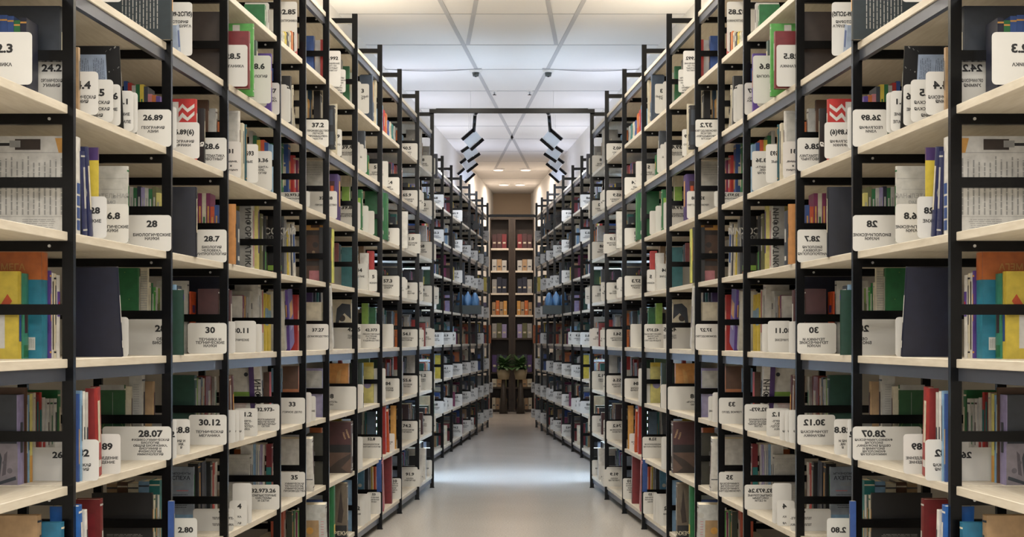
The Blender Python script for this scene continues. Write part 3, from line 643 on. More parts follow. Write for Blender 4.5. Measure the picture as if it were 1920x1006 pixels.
B('F', 372, 378, 868, 'black', w=.04, xt=371); B('F', 379, 390, 866, (26, 30, 50), w=.04, xt=378, sd=(R(.8, .05, .95, .95, 'pale blue'),)); B('F', 394, 400, 866, 'black', w=.04); B('F', 400, 404, 868, 'red', w=.06); B('F', 404, 409, 866, 'pale grey', w=.06)
B('F', 326, 330, 939, 'blue', w=.02, u=-.03)
P('F', 280, 357, 976, '2.80', (), cx=335, ny=998, ns=10, u=-.03)
P('F', 362, 438, 953, '33', ('ТЕПЛОЭНЕРГЕ-', '', 'ТЕПЛОТЕХНИКА'), cx=418, ny=955, cy=971, lp=6, ns=10, cs=4, u=-.0)
P('F', 430, 463, 938, '4', ('КА', '', 'АЯ'), cx=449, ny=948, cy=968, lp=6, ns=9, cs=3.4)
P('F', 436, 472, 905)
B('F', 468, 472, 852, 'pale grey', xl=424, u=.01, cd=(('L', .1, .72, .98, .95, 8, 'grey', False), ('L', .1, .2, .98, .65, 14, 'grey', False)), d='pale grey page of small print')
for x, c in ((472, 'white'), (477, 'light blue'), (481, 'pale grey'), (485, 'white'), (490, 'lavender'), (494, 'white')): B('F', x, x + 4, 832 + (x % 3), c, w=.05, u=.0, sd=(R(.3, .1, .6, .9, 'blue'),) if x % 2 else None)
B('F', 509, 513, 832, 'dark red', xl=499, u=.02, cd=(R(0, .0, 1, .6, 'teal'),)); B('F', 463, 467, 842, 'orange', w=.06, u=.04)
P('F', 470, 517, 908, '32.973.26', ('КОМПЬЮТЕРНЫЕ', 'СИСТЕМЫ', 'И СЕТИ'), cx=494, ny=919, cy=928, lp=5, ns=7, cs=3.6, u=.0)
B('F', 587, 591, 821, 'white', xl=518, xt=583, u=.0, cd=(('c', .40, .30, .03, 'dark red'), R(0, .22, 1, .235, 'slate')), d='cream notebook with a small red ball')
P('F', 518, 565, 884, '35', ('ХИМИЧЕСКАЯ', 'ТЕХНОЛОГИЯ.', 'ХИМИЧЕСКИЕ', 'ПРОИЗВОДСТВА'), cx=552, ny=894, cy=906, lp=4.6, ns=8, cs=3.2, u=.02)
B('F', 605, 609, 812, (64, 62, 48), xl=576, u=.01, cd=(('t', 'СПРАВОЧНИК', .4, .5, .06, 'grey', 90),), d='dark olive album'); B('F', 602, 606, 799, 'orange', w=.06, u=.05)
B('F', 658, 664, 790, (96, 70, 56), xl=612, u=-.005, cd=(R(0, .52, 1, 1, 'maroon'), R(0, .40, 1, .55, 'black'), ('p', ((.0, .05), (.5, .25), (1, .38), (1, .30), (.6, .1), (.9, .0), (0, 0)), 'dark brown'), ('t', 'Наша', .70, .72, .05, 'tan', 70), ('t', 'первая', .84, .76, .05, 'tan', 70)), d='maroon and tan art book with slanted title')
B('F', 640, 643, 784, 'yellow', w=.08, u=.06)
B('F', 677, 681, 772, 'slate', w=.03); B('F', 681, 686, 772, 'pale grey', w=.03); B('F', 686, 690, 772, 'teal', w=.03); B('F', 703, 708, 764, (120, 150, 180), xl=688, u=.02)
P('F', 665, 680, 818, u=-.03); P('F', 672, 716, 818, '52.8', ('МЕДИЦИНСКАЯ', 'ПАРАЗИТОЛОГИЯ'), cx=697, ny=822, cy=832, lp=4.6, ns=5, cs=2.4)
P('F', 706, 740, 812, '53.0', ('КЛИНИЧЕСКАЯ', 'МЕДИЦИНА'), cx=723, ny=820, cy=828, lp=3.4, ns=5, cs=2.2)
B('F', 715, 719, 765, 'green', w=.03); B('F', 723, 727, 762, 'red', w=.03, xt=721); B('F', 730, 737, 770, 'flame orange', w=.05, xt=726); B('F', 742, 745, 760, 'amber', xl=732, u=.02)
# ---- lowest shelf
B('G', 531, 538, 955, (196, 78, 44), w=.06, u=-.0); B('G', 547, 551, 958, (50, 60, 40), xl=537, u=.01, cd=(R(0, 0, 1, .25, 'amber'),)); B('G', 552, 556, 957, 'green', w=.02, u=.0); B('G', 557, 560, 960, 'magenta', w=.02, u=.0); B('G', 561, 565, 957, 'bright green', w=.02, u=.0)
B('G', 612, 616, 944, (206, 208, 206), xl=560, xt=609, u=-.03, cd=(('c', .22, .88, .07, 'maroon'), R(.1, .2, .75, .70, 'tan'), ('c', .42, .50, .13, 'amber'), ('c', .50, .32, .11, 'amber'), ('c', .9, .8, .1, 'pale grey'), ('L', .82, .3, .93, .7, 8, 'pink', False)), d='cookery book with buns on its cover')
B('G', 606, 609, 937, 'blue', xl=572, u=.03)
B('G', 626, 630, 908, 'green', w=.06, u=.0, sd=(R(0, .2, 1, .35, 'yellow'),)); B('G', 650, 654, 905, (110, 96, 78), xl=628, u=-.01, cd=(R(0, 0, 1, .24, 'black'), ('p', ((.2, .3), (.5, .9), (.7, .5), (.9, .8), (.6, .28)), 'dark brown'), ('t', 'РЕКИ', .5, .10, .07, 'cream', 0)), d='marbled brown book with black foot')
B('G', 658, 664, 893, 'light blue', w=.06, u=.02, sd=(R(.6, 0, 1, .9, 'orange'),)); P('G', 650, 684, 937, '2', ('НИЯ',), cx=672, ny=952, cy=963, ns=7, cs=2.6); P('G', 655, 690, 930); P('G', 662, 695, 925)
B('G', 682, 685, 875, (70, 140, 180), xl=668, u=-.0, cd=(('c', .5, .6, .25, 'pale grey'),)); B('G', 690, 694, 872, 'black', w=.03); B('G', 695, 698, 872, 'grey', w=.03); B('G', 699, 703, 870, 'yellow', w=.03, xt=697, sd=(R(.2, .1, .7, .8, 'white'),)); B('G', 704, 708, 870, 'flame orange', w=.03)
P('G', 688, 714, 922, '53', ('ВРАЧЕБНЫЕ', 'ОТДЕЛЬНЫЕ', 'ВИДЫ'), cx=701, ny=926, cy=932, lp=4, ns=4, cs=2)
B('G', 716, 719, 860, 'blue', xt=713, w=.03, u=-.01); B('G', 720, 723, 862, 'pink', xt=715, w=.03, u=-.01); B('G', 734, 737, 845, (130, 26, 34), xl=716, u=.01, d='dark red book')
P('G', 724, 752, 896, '54.10', ('СПЕЦИАЛЬНАЯ', 'КЛИНИЧЕСКАЯ', 'И ОБЩАЯ', 'МЕДИЦИНА', 'ТРУДЫ'), cx=735, ny=901, cy=906, lp=4, ns=5, cs=2.1)
NMAN = len(REC)

# ---- the farther bays: the same mix of books and dividers
FARC = ['navy', 'blue', 'white', 'pale grey', 'cream', 'red', 'dark red', 'maroon', 'light blue', 'teal', 'dark green', 'slate', 'black', 'brown', 'tan', 'lavender', 'navy', 'grey', 'pale blue', 'slate',
        'dark green', 'yellow', 'orange', 'magenta', 'grey', 'dark brown', 'slate', 'black']
NUMS = ['52.5', '54.1', '55.6', '57.3', '58', '60.5', '63.3', '65.9', '67.4', '68', '70', '71.0', '74.2', '75.5', '76.0', '78.3', '81.2', '83.3', '84', '85.1', '86.3', '87.2', '88.5', '91.9']
CAPS = ['ТЕРАПИЯ', 'ХИРУРГИЯ', 'ГИГИЕНА', 'НАУКА', 'ИСТОРИЯ', 'ПРАВО', 'ЭКОНОМИКА', 'ПЕДАГОГИКА', 'СПОРТ', 'КУЛЬТУРА', 'ЯЗЫК', 'МУЗЫКА', 'РЕЛИГИЯ', 'ФИЛОСОФИЯ', 'ПСИХОЛОГИЯ', 'ИСКУССТВО']
def BX(l, y, xa, xb, h, c, w, x0, sd=None, cd=()):
    """a book at distance y whose spine begins at column xa"""
    u = (VPX - xa) * y / F - x0; t = max(.004, (xb - xa) * y / (VPX - xa))
    w = min(w, (D1 if x0 == X0 else D2) - .05 - max(u, 0))
    if w < .04: return y
    REC.append(dict(k='book', l=l, y=y, y2=y + t, u=u, w=w, h=h, c=c, sp=c, lean=0, cd=cd, sd=sd, d=None, soft=False, x0=x0, px=h * F / y * ((xb - xa) + 6)))
    return y + t + .001
def fill_cell(yp, lo, hi, x0, l, plates=True):
    """what stands right behind the ladder frame at yp, seen between columns lo and hi, and a little past it"""
    rng = random.Random(int(yp * 1000) + ord(l)); k = F / yp
    def plate(xr, xl, y=None):
        u = None
        if y is None: u = rng.choice((-.03, -.02, -.01)); y = yof(xr, u, x0)
        else: u = (VPX - xr) * y / F - x0
        hh = rng.uniform(.125, .15); yt = HOR - (zlev(l) + hh - CAMH) * F / y
        cx = xr - (.05 if y > yp else .08) * k
        P(l, xl, xr, yt, rng.choice(NUMS), (rng.choice(CAPS), rng.choice(CAPS)), cx=cx, ns=.022 * k, cs=.010 * k, lp=.015 * k, ny=yt + .035 * k, cy=yt + .068 * k, u=u, x0=x0, man=False)
    far = x0 == X02
    if plates and not (far and rng.random() < .40):
        plate(hi + 5, max(lo - 10, hi + 5 - .30 * k), yp - .0055)
        xr = hi + 8 + rng.uniform(2, 5)
        for _ in range(rng.choice((0, 1, 1, 2, 3)) if not far else rng.choice((0, 0, 1))):
            plate(xr, xr - .17 * k); xr += rng.uniform(2, 6) * k / 280
    y = yp + .03; cur = lo - 6 + rng.uniform(0, 4); end = hi + rng.uniform(3, 12) * k / 280
    base = rng.uniform(.20, .27)
    while cur < end:
        if rng.random() < .18: cur += rng.uniform(.02, .07) * k; base = rng.uniform(.18, .28)
        t = rng.uniform(.008, .026) * k * .42 + .6
        c = rng.choice(FARC)
        sd = (R(.2, .55, .8, .82, rng.choice(('white', 'cream', 'amber', 'black'))),) if rng.random() < .4 else None
        y = BX(l, y, cur, cur + t, base + rng.uniform(-.03, .02), c, rng.uniform(.12, .18), x0, sd, (R(.15, .6, .85, .8, 'pale grey'),) if rng.random() < .3 else ())
        cur += t
PXP1 = (127, 312, 419, 519, 567, 611, 665, 712, 749, 782, 810); PXP2 = (787, 809, 829, 846, 864, 880, 893, 904, 914)
for l in 'ZABCDEFG':
    lo = {'Z': None, 'B': 734, 'F': None, 'G': None}.get(l, 718)
    if lo: fill_cell(POST1[8], lo, 744, X0, l, plates=l not in 'D')
    fill_cell(POST1[9], 755, 778, X0, l); fill_cell(POST1[10], 788, 805, X0, l)
    for i in range(1, 9): fill_cell(POST2[i], PXP2[i - 1] + 3, PXP2[i] - 2, X02, l)

# ---- settle: nothing shares space along a shelf, nothing stands inside a ladder frame
def settle():
    by = {}
    for r in REC: by.setdefault((r['l'], r['x0']), []).append(r)
    posts = {X0: POST1 + [Y_START], X02: POST2}
    for (l, x0), rs in by.items():
        for r in rs:
            if r['k'] == 'spine': r['xa'], r['xb'] = r['X'], r['X'] + r['t']
            else:
                x = wallx(r['y'], x0) - r['u']; r['xa'], r['xb'] = x - r['w'], x
        for r in rs:
            for yp in posts[x0]:
                a, b = yp - .002, yp + .026
                if r['y'] < b and r['y2'] > a and r['y'] > a - 9:
                    if (r['y'] + r['y2']) / 2 < (a + b) / 2 and r['k'] != 'plate' and a - r['y'] > .006: r['y2'] = a
                    else:
                        d = b - r['y'] if r['k'] == 'plate' or (r['y'] + r['y2']) / 2 >= (a + b) / 2 or a - r['y'] <= .006 else 0
                        t = r['y2'] - r['y']
                        if r['k'] == 'plate' and a - r['y'] > -.014: r['y'] = a - .004; r['y2'] = a - .001
                        else: r['y'] += d; r['y2'] = max(r['y2'], r['y'] + .005)
        rs.sort(key=lambda r: (r['y'], r['y2']))
        done = []
        for r in rs:
            for q in done[-14:]:
                if q['xa'] < r['xb'] - .001 and q['xb'] > r['xa'] + .001 and q['y2'] + .0006 > r['y'] and q['y'] <= r['y']:
                    t = r['y2'] - r['y']
                    ny = q['y2'] + .0008
                    if r['k'] == 'plate' and ny - r['y'] > .02 and q['k'] == 'book':
                        q['y2'] = max(q['y'] + .004, r['y'] - .0008); ny = max(r['y'], q['y2'] + .0008)
                    r['y'] = ny; r['y2'] = max(r['y2'], ny + (min(t, .006) if r['k'] != 'plate' else .003))
            done.append(r)
        out = []
        for r in done:
            ok = True
            for yp in posts[x0]:
                if r['y'] < yp + .025 and r['y2'] > yp - .001:
                    if yp - r['y'] > .008 and r['k'] == 'book': r['y2'] = yp - .002
                    elif r['k'] == 'plate': r['y'] = yp - .0045; r['y2'] = yp - .002
                    else: r['y'] = yp + .026; r['y2'] = max(r['y2'], r['y'] + .005)
        for r in rs:
            r['bay'] = bay_of(r['y'], x0)
settle()

# ---- builders
def deco_faces(mb, deco, W, H, T, plane):
    """plane 'c': cover at y=0 seen from -y, x in [-W,0]; plane 's': spine at x=0 seen from +x, y in [0,T]"""
    k = 0
    for d in deco:
        k += 1; e = .0004 + .00008 * k
        def pt(fx, fz):
            if plane == 'c': return (-W + fx * W, -e, fz * H)
            return (e, fx * T, fz * H)
        m = cover_mat(d[-2] if d[0] == 't' else (d[6] if d[0] == 'L' else d[-1]))
        if d[0] == 'r':
            _, a, b, c, e2, _c = d
            mb.quad([pt(a, b), pt(c, b), pt(c, e2), pt(a, e2)], m)
        elif d[0] == 'c' or d[0] == 'o':
            _, fx, fz, r, _c = d
            n = 20; R_ = r * W
            cx, cz = -W + fx * W, fz * H
            if d[0] == 'c':
                mb.quad([(cx + R_ * math.cos(2 * math.pi * i / n), -e, cz + R_ * math.sin(2 * math.pi * i / n)) for i in range(n)], m)
            else:
                n = 36
                for i in range(n):
                    a0, a1 = 2 * math.pi * i / n, 2 * math.pi * (i + 1) / n
                    if max(abs(R_ * math.cos(a0)), 0) > W: continue
                    q = []
                    for a_, rr in ((a0, R_), (a1, R_), (a1, R_ * .97), (a0, R_ * .97)): q.append((max(-W, min(0, cx + rr * math.cos(a_))), -e, max(0, cz + rr * math.sin(a_))))
                    mb.quad(q, m)
        elif d[0] == 'p':
            mb.quad([pt(a, b) for a, b in reversed(d[1])], m)
        elif d[0] == 't':
            _, s, fx, fz, cap, _c, rot = d
            put_text(mb, s, -W + fx * W, fz * H - (cap * H / 2 if rot == 0 else 0), cap * (H if rot == 0 else min(H, W * 1.6)), m, y=-e, bold=.02,
                     rot=math.radians(rot), maxw=(H * .94 if rot == 90 else None))
        elif d[0] == 'L':
            _, a, b, c, e2, n, _c, vert = d
            rr = random.Random(n)
            for i in range(n):
                if vert:
                    x = a + (c - a) * (i + .5) / n; hw = (c - a) / n * .13
                    z = b
                    top = e2 - (e2 - b) * rr.uniform(0, .12) 
                    while z < top:
                        z2 = min(top, z + (e2 - b) * rr.uniform(.05, .16)); mb.quad([pt(x - hw, z), pt(x + hw, z), pt(x + hw, z2), pt(x - hw, z2)], m); z = z2 + (e2 - b) * .015
                else:
                    z = e2 - (e2 - b) * (i + .5) / n; hw = (e2 - b) / n * .14
                    x = a
                    right = c - (c - a) * rr.uniform(0, .12)
                    while x < right:
                        x2 = min(right, x + (c - a) * rr.uniform(.06, .2)); mb.quad([pt(x, z - hw), pt(x2, z - hw), pt(x2, z + hw), pt(x, z + hw)], m); x = x2 + (c - a) * .02
def spine_auto(r):
    rr = random.Random(int(r['y'] * 9999) + ord(r['l']))
    if isinstance(r['sp'], tuple): dark = sum(r['sp']) < 330
    else: dark = sum(PAL[r['sp']]) < 380
    ink = rr.choice(('cream', 'amber', 'white', 'pale grey')) if dark else rr.choice(('slate', 'maroon', 'navy', 'grey', 'green'))
    out = [R(.3, rr.uniform(.3, .45), .7, rr.uniform(.65, .88), ink)]
    if rr.random() < .5: out.append(R(0, .93, 1, .95, ink)); out.append(R(0, .06, 1, .08, ink))
    if rr.random() < .3: out.append(R(.25, .1, .75, .18, 'white'))
    return out
def book_parts(r, low=False):
    W, H = r['w'], r['h']; T = r['t'] if r['k'] == 'spine' else r['y2'] - r['y'] - .0006
    T = max(T, .003)
    c = cover_mat(r['c']); s = cover_mat(r['sp'])
    cv, pg = MB(), MB()
    e = min(.0025, T * .25); ins = min(.003, H * .02)
    if low:
        cv.box(-W, 0, 0, T, 0, H, c)
        cv.quad([(-W + .002, e, H + .0003), (-e, e, H + .0003), (-e, T - e, H + .0003), (-W + .002, T - e, H + .0003)], M_PAGES)
        if r['sp'] != r['c']: cv.quad([(.0003, 0, 0), (.0003, T, 0), (.0003, T, H), (.0003, 0, H)], s)
        deco_faces(cv, r['sd'] or spine_auto(r)[:1], W, H, T, 's')
        if r['cd']: deco_faces(cv, [d for d in r['cd'] if d[0] in 'rcp'], W, H, T, 'c')
        return cv, None
    # boards
    cv.box(-W, -e, 0, e, 0, H, c); cv.box(-W, -e, T - e, T, 0, H, c)
    # spine, slightly rounded
    n = 4; bulge = min(.003, T * .15) if not r['soft'] else 0.0
    prof = [(-e + (e if 1 else 0) + 0.0, 0)] 
    pts = []
    for i in range(n + 1):
        q = i / n; pts.append((math.sin(math.pi * q) * bulge - .0, q * T))
    for i in range(n):
        (xa, ya), (xb, yb) = pts[i], pts[i + 1]
        cv.hexa([(-e, ya, 0), (xa, ya, 0), (xb, yb, 0), (-e, yb, 0), (-e, ya, H), (xa, ya, H), (xb, yb, H), (-e, yb, H)], s)
    deco_faces(cv, r['cd'], W, H, T, 'c')
    sb = MB(); deco_faces(sb, r['sd'] or spine_auto(r), W, H, T, 's')
    # follow the bulge with the printed spine
    if sb.v:
        off = len(cv.v)
        for f, mi in zip(sb.f, sb.mi):
            q = [sb.v[i] for i in f]
            ys = sorted(set(round(p[1], 6) for p in q)); zs = sorted(set(round(p[2], 6) for p in q))
            ya, yb = ys[0], ys[-1]; za, zb = zs[0], zs[-1]
            for i in range(n):
                a, b = ya + (yb - ya) * i / n, ya + (yb - ya) * (i + 1) / n
                fx = lambda y: math.sin(math.pi * max(0, min(1, y / T))) * bulge + q[0][0]
                cv.quad([(fx(a), a, za), (fx(b), b, za), (fx(b), b, zb), (fx(a), a, zb)], sb.m[mi])
    pg.box(-W + ins, -e, e, T - e, ins, H - ins, M_PAGES)
    return cv, pg
def place(r, o):
    if r['k'] == 'spine':
        o.location = (r['X'], r['y'], zlev(r['l'])); o.rotation_euler = (0, 0, -math.pi / 2)
    else:
        o.location = (wallx(r['y'], r['x0']) - r['u'], r['y'], zlev(r['l'])); o.rotation_euler = (r['lean'], 0, 0)
def build_book(r, label, group):
    big = r['h'] * F / r['y'] > 60
    root = empty('book')
    cv, pg = book_parts(r)
    cv.obj('cover', root); pg.obj('pages', root)
    place(r, root)
    tag(root, label, 'book', group)
    return root
def plate_outline(W, H, rad=.011):
    pts = []
    for cx, cz, a0 in ((-rad, rad, -90), (-rad, H - rad, 0), (-W + rad, H - rad, 90), (-W + rad, rad, 180)):
        for i in range(5):
            a = math.radians(a0 + i * 22.5); pts.append((cx + rad * math.cos(a), cz + rad * math.sin(a)))
    return pts
def plate_parts(r):
    W, H = r['w'], r['h']
    p = MB(); p.prism(plate_outline(W, H), .0018, M_PLATE)
    p.box(-W + .02, -.02, .0018, .0022, 0, .012, M_PLATE)
    t = MB()
    for s, x, z, cap, bold, wide in r['txt']:
        if s: put_text(t, s, x, z, cap, M_INK, y=-.0005, bold=bold, wide=wide, maxw=min(W * .96, max(.01, 2 * min(-x, W + x) * 1.0)) if not r.get('free') else None)
    return p, t
def cname(r):
    if r['d']: return r['d']
    if isinstance(r['c'], str): return r['c'] + ' book'
    best = min(PAL, key=lambda k: sum((a - b) ** 2 for a, b in zip(PAL[k], r['c'])))
    return best + ' book'
def bayname(i, side): return ('%s %s bay' % (ORD[i], side)) if i < 11 else ('%s %s far bay' % (ORD[i - 11], side))

books = [r for r in REC if r['k'] != 'plate']; plates = [r for r in REC if r['k'] == 'plate']
def keep(rs, n):
    rs = sorted(rs, key=lambda r: -r['px']); return rs[:n], rs[n:]
def numbering(rs):
    g = {}
    for r in sorted(rs, key=lambda r: (r['y'], r.get('X', 0))):
        k = (r['bay'], r['l']); g[k] = g.get(k, 0) + 1; r['n'] = g[k]
numbering(books); numbering(plates)
bk_ind, bk_rest = keep(books, 150); pl_ind, pl_rest = keep(plates, 150)
def nth(n): return ORD[n - 1] if n <= 20 else 'last'
def book_label(r, side):
    s = cname(r)
    if r['d']: return '%s, %s, %s' % (s, LNAME[r['l']], bayname(r['bay'], side))
    return '%s, %s on the %s, %s' % (s, nth(r['n']), LNAME[r['l']], bayname(r['bay'], side))
used = set()
def uniq(lab, r):
    lab = lab.replace(' shelf up', ' shelf') if len(lab.split()) > 16 else lab
    if lab in used: lab = lab + ', the %s' % nth(r['n'])
    while lab in used: lab += ' again'
    used.add(lab); return lab
for r in bk_ind:
    o = build_book(r, uniq(book_label(r, 'left'), r), 'books on the rack shelves')
    mirror_tree(o, uniq(book_label(r, 'right'), r))
for r in pl_ind:
    p, t = plate_parts(r)
    o = empty('shelf_divider')
    p.obj('plate', o)
    if t.v: t.obj('lettering', o)
    place(r, o)
    for side in ('left', 'right'):
        wh = 'white divider' + ((' reading ' if side == 'left' else ' with reversed ') + r['num'] if r['num'] else ' without number')
        lab = uniq('%s, %s on the %s, %s' % (wh, nth(r['n']), LNAME[r['l']], bayname(r['bay'], side)), r)
        if side == 'left': tag(o, lab, 'shelf divider', 'dividers on the rack shelves')
        else: mirror_tree(o, lab)
# the rest of both kinds, small in the picture or hidden
def rest(rs, nm, label, cat, fn):
    acc = MB()
    for r in rs:
        mbs = fn(r)
        o = empty('tmp'); place(r, o); M = Matrix.Translation(o.location) @ o.rotation_euler.to_matrix().to_4x4()
        bpy.data.objects.remove(o)
        for mb in mbs:
            if mb is None: continue
            for sgn in (-1, 1):
                MM = M if sgn < 0 else Matrix.Diagonal((-1, 1, 1, 1)) @ M
                k = len(acc.v); acc.v += [tuple(MM @ Vector(v)) for v in mb.v]
                for f, mi in zip(mb.f, mb.mi):
                    f = tuple(k + i for i in f)
                    acc.f.append(f if sgn < 0 else tuple(reversed(f))); acc.mi.append(acc.slot(mb.m[mi]))
    if acc.v: tag(acc.obj(nm), label, cat, None, 'stuff')
rest(bk_rest, 'far_books', 'small rows of mixed books filling the farther rack shelves on both sides', 'books', lambda r: book_parts(r, True))
rest(pl_rest, 'far_divider_plates', 'small white dividers among the books on the farther rack shelves', 'shelf dividers', plate_parts)
print('BOOKS', len(books), 'PLATES', len(plates), 'MANUAL', NMAN)

# ------------------------------------------------------------------ things above and across the aisle
def crossbar(px, y, z, lab):
    b = MB(); b.box(-px, px, y, y + .03, z - .016, z + .016, M_BLACK)
    b.box(-px * .92, px * .92, y + .003, y + .027, z + .016, z + .022, M_BLACK)
    tag(b.obj('cross_bar'), lab, 'steel bar')
yb = POST1[-1]
crossbar(-wallx(yb) + .02, yb - .035, CAMH + (HOR - 209) * yb / F, 'long black steel bar spanning the aisle between the front rack runs')
yb2 = 20.49
crossbar(-wallx(yb2, X02) - .0, yb2 - .04, CAMH + (HOR - 405) * yb2 / F, 'thin black bar spanning the aisle at the far end of the racks')
M_LAMPF = simple('lamp_face', (196, 200, 206), .3, 0, .5)
def floodlights():
    spec = [((886, 261), -41, 13.6, 1.0), ((882, 286), -34, 15.0, .98), ((879, 306), -38, 16.4, 1.0), ((874, 326), -42, 17.8, 1.05)]
    for i, ((px, py), ang, y, k) in enumerate(spec):
        s = y / F; cx, cz = (px - 960) * s, CAMH + (HOR - py) * s
        root = empty('aisle_lamp', (cx, y, cz))
        h = .150 * k; w = .150 * k
        rot = (math.radians(10), math.radians(ang), 0)
        hd = MB(); hd.box(-w / 2 + .006, w / 2 - .006, -.03, .05, -h / 2 + .03, h / 2 - .03, M_LAMPF)
        hd.obj('lamp_face', root).rotation_euler = rot
        for sgn in (-1, 1):
            b = MB()
            z0 = sgn * h / 2
            b.box(-w / 2, w / 2, -.036, .056, min(z0, z0 - sgn * .029), max(z0, z0 - sgn * .029), M_BLACK)
            b.obj('end_cap', root).rotation_euler = rot
        st = MB()
        if i == 0:      # bent arm from the bar across the aisle
            p0 = Vector((.01, .0, h / 2 - .02)); p1 = Vector(((892 - px) * s, -.25, (py - 222) * s)); p2 = Vector(((893.5 - 960) * yb / F - cx, yb - .02 - y, CAMH + (HOR - 211) * yb / F - cz))
            st.cyl(p0, p1 - p0, .016, (p1 - p0).length, M_BLACK, 10); st.cyl(p1, p2 - p1, .016, (p2 - p1).length, M_BLACK, 10)
            st.obj('arm', root)
        else:
            st.cyl((0, .05, .03), (0, 0, 1), .0025, CEIL - cz - .03, M_WALL, 6); st.obj('suspension_wire', root)
        for sg in (-1, 1): area('aisle_lamp_glow', (sg * cx, y + .15, cz), (0, 0, 0), .10, .10, 7, (.85, .9, 1.0))
        tag(root, 'square black-edged lamp hanging over the aisle, %s of the left column' % ORD[i], 'lamp', 'lamps hanging over the aisle')
        mirror_tree(root, 'square black-edged lamp hanging over the aisle, %s of the right column' % ORD[i])
floodlights()
# unseen strips added on the open rack tops to brighten the ceiling
def fill_strips():
    n = 0
    for (y0, y1, x0, dp, i) in BAYS:
        if i % 2 == 0 and i not in (0,): continue
        n += 1
        u = .38 if x0 == X0 else .22; ym = (y0 + y1) / 2; z = zlev('Y')
        root = empty('fill_strip', (wallx(ym, x0) - u, ym, z))
        root.rotation_euler = (0, 0, -math.atan(SL))
        b = MB(); L = (y1 - y0) * .4; b.box(-.05, .05, -L, L, 0, .04, M_WALL); b.obj('housing', root)
        b = MB(); b.box(-.04, .04, -L + .01, L - .01, .04, .043, M_DIFF); b.obj('diffuser', root)
        tag(root, 'added white uplight lying on the rack top, %s along the left row' % ORD[n - 1], 'fill_strip', 'added fill strips on the rack tops')
        mirror_tree(root, 'added white uplight lying on the rack top, %s along the right row' % ORD[n - 1])
        far = i > 10
        col = (1.0, .90, .74) if ym < 11.5 else (COOL2 if ym < 20 else PINK)
        for sg in (-1, 1): area('fill_strip_glow', (sg * (wallx(ym, x0) - u), ym, z + .05), (math.pi, 0, 0), .08, L * 2, UPW * (1.5 if 7 < ym < 11.5 else 1.0), col)
M_DIFF = emit_mat('diffuser', (255, 244, 226), 3.0)
COOL2 = (.66, .74, 1.0); UPW = 3.6
fill_strips()
def far_fittings():
    y = 18.7; s = y / F
    root = empty('spotlight', ((893 - 960) * s, y, CAMH + (HOR - 424) * s))
    b = MB(); b.cyl((0, -.05, 0), (0, 1, 0), .047, .11, M_BLACK, 18, .03); b.obj('spotlight_head', root)
    b = MB(); b.cyl((0, 0, 0), (-.2, .0, .12), .008, .14, M_BLACK, 8); b.obj('bracket', root)
    tag(root, 'round black spotlight clamped beside the far left racks', 'spotlight'); mirror_tree(root, 'round black spotlight clamped beside the far right racks')
    y = 17.3; s = y / F
    root = empty('tray', ((876 - 960) * s, y, zlev('C')))
    xl, xr = (851 - 876) * s, (902 - 876) * s; m = simple('tray_dark', (34, 48, 50), .4)
    b = MB(); b.box(xl - .1, xr, 0, .3, .0, .012, m); b.box(xl - .1, xr, 0, .012, .012, .10, m); b.box(xl - .1, xr, .288, .3, .012, .10, m); b.box(xr - .012, xr, .012, .288, .012, .10, m); b.box(xl - .1, xl - .088, .012, .288, .012, .10, m)
    b.obj('tray_box', root)
    tag(root, 'dark tray sticking out from the fifth shelf, far left racks', 'tray'); mirror_tree(root, 'dark tray sticking out from the fifth shelf, far right racks')
    for k in range(3):
        bm = bmesh.new(); bmesh.ops.create_icosphere(bm, subdivisions=3, radius=1)
        rg = random.Random(k)
        for v in bm.verts: v.co *= 1 + .12 * math.sin(v.co.x * 5 + k) * math.cos(v.co.z * 4 + 2 * k)
        me = bpy.data.meshes.new('blue_bag'); bm.to_mesh(me); bm.free()
        for q in me.polygons: q.use_smooth = True
        me.materials.append(cover_mat((90, 140, 190)))
        o = bpy.data.objects.new('blue_bag', me); COL.objects.link(o); o.scale = (.048, .09, .12); o.location = ((862 + k * 14 - 960) * s, y + .15, zlev('C') + .135)
        tag(o, 'crumpled light blue bag, %s from the rack in the far left tray' % ORD[k], 'bag', 'blue bags in the trays'); mirror_tree(o, 'crumpled light blue bag, %s from the rack in the far right tray' % ORD[k])
far_fittings()
M_DOWN = emit_mat('downlight_face', (255, 226, 204), 2.0)
for i, (x, y, pw) in enumerate(((.13, 24.0, 8), (.2, 21.9, 10))):
    for sx in (-1, 1):
        root = empty('downlight', (sx * x, y, CEIL))
        b = MB(); b.cyl((0, 0, -.02), (0, 0, 1), .085, .02, M_WALL, 24, .095); b.obj('rim', root)
        b = MB(); b.cyl((0, 0, -.024), (0, 0, 1), .07, .006, M_DOWN, 24); b.obj('lens', root)
        tag(root, 'round ceiling downlight %s, %s of centre' % (('against the far wall', 'before the far wall')[i], 'left' if sx < 0 else 'right'), 'downlight', 'downlights near the far wall')
        area('downlight_glow', (sx * x, y, CEIL - .03), (0, 0, 0), .14, .14, pw, PINK)
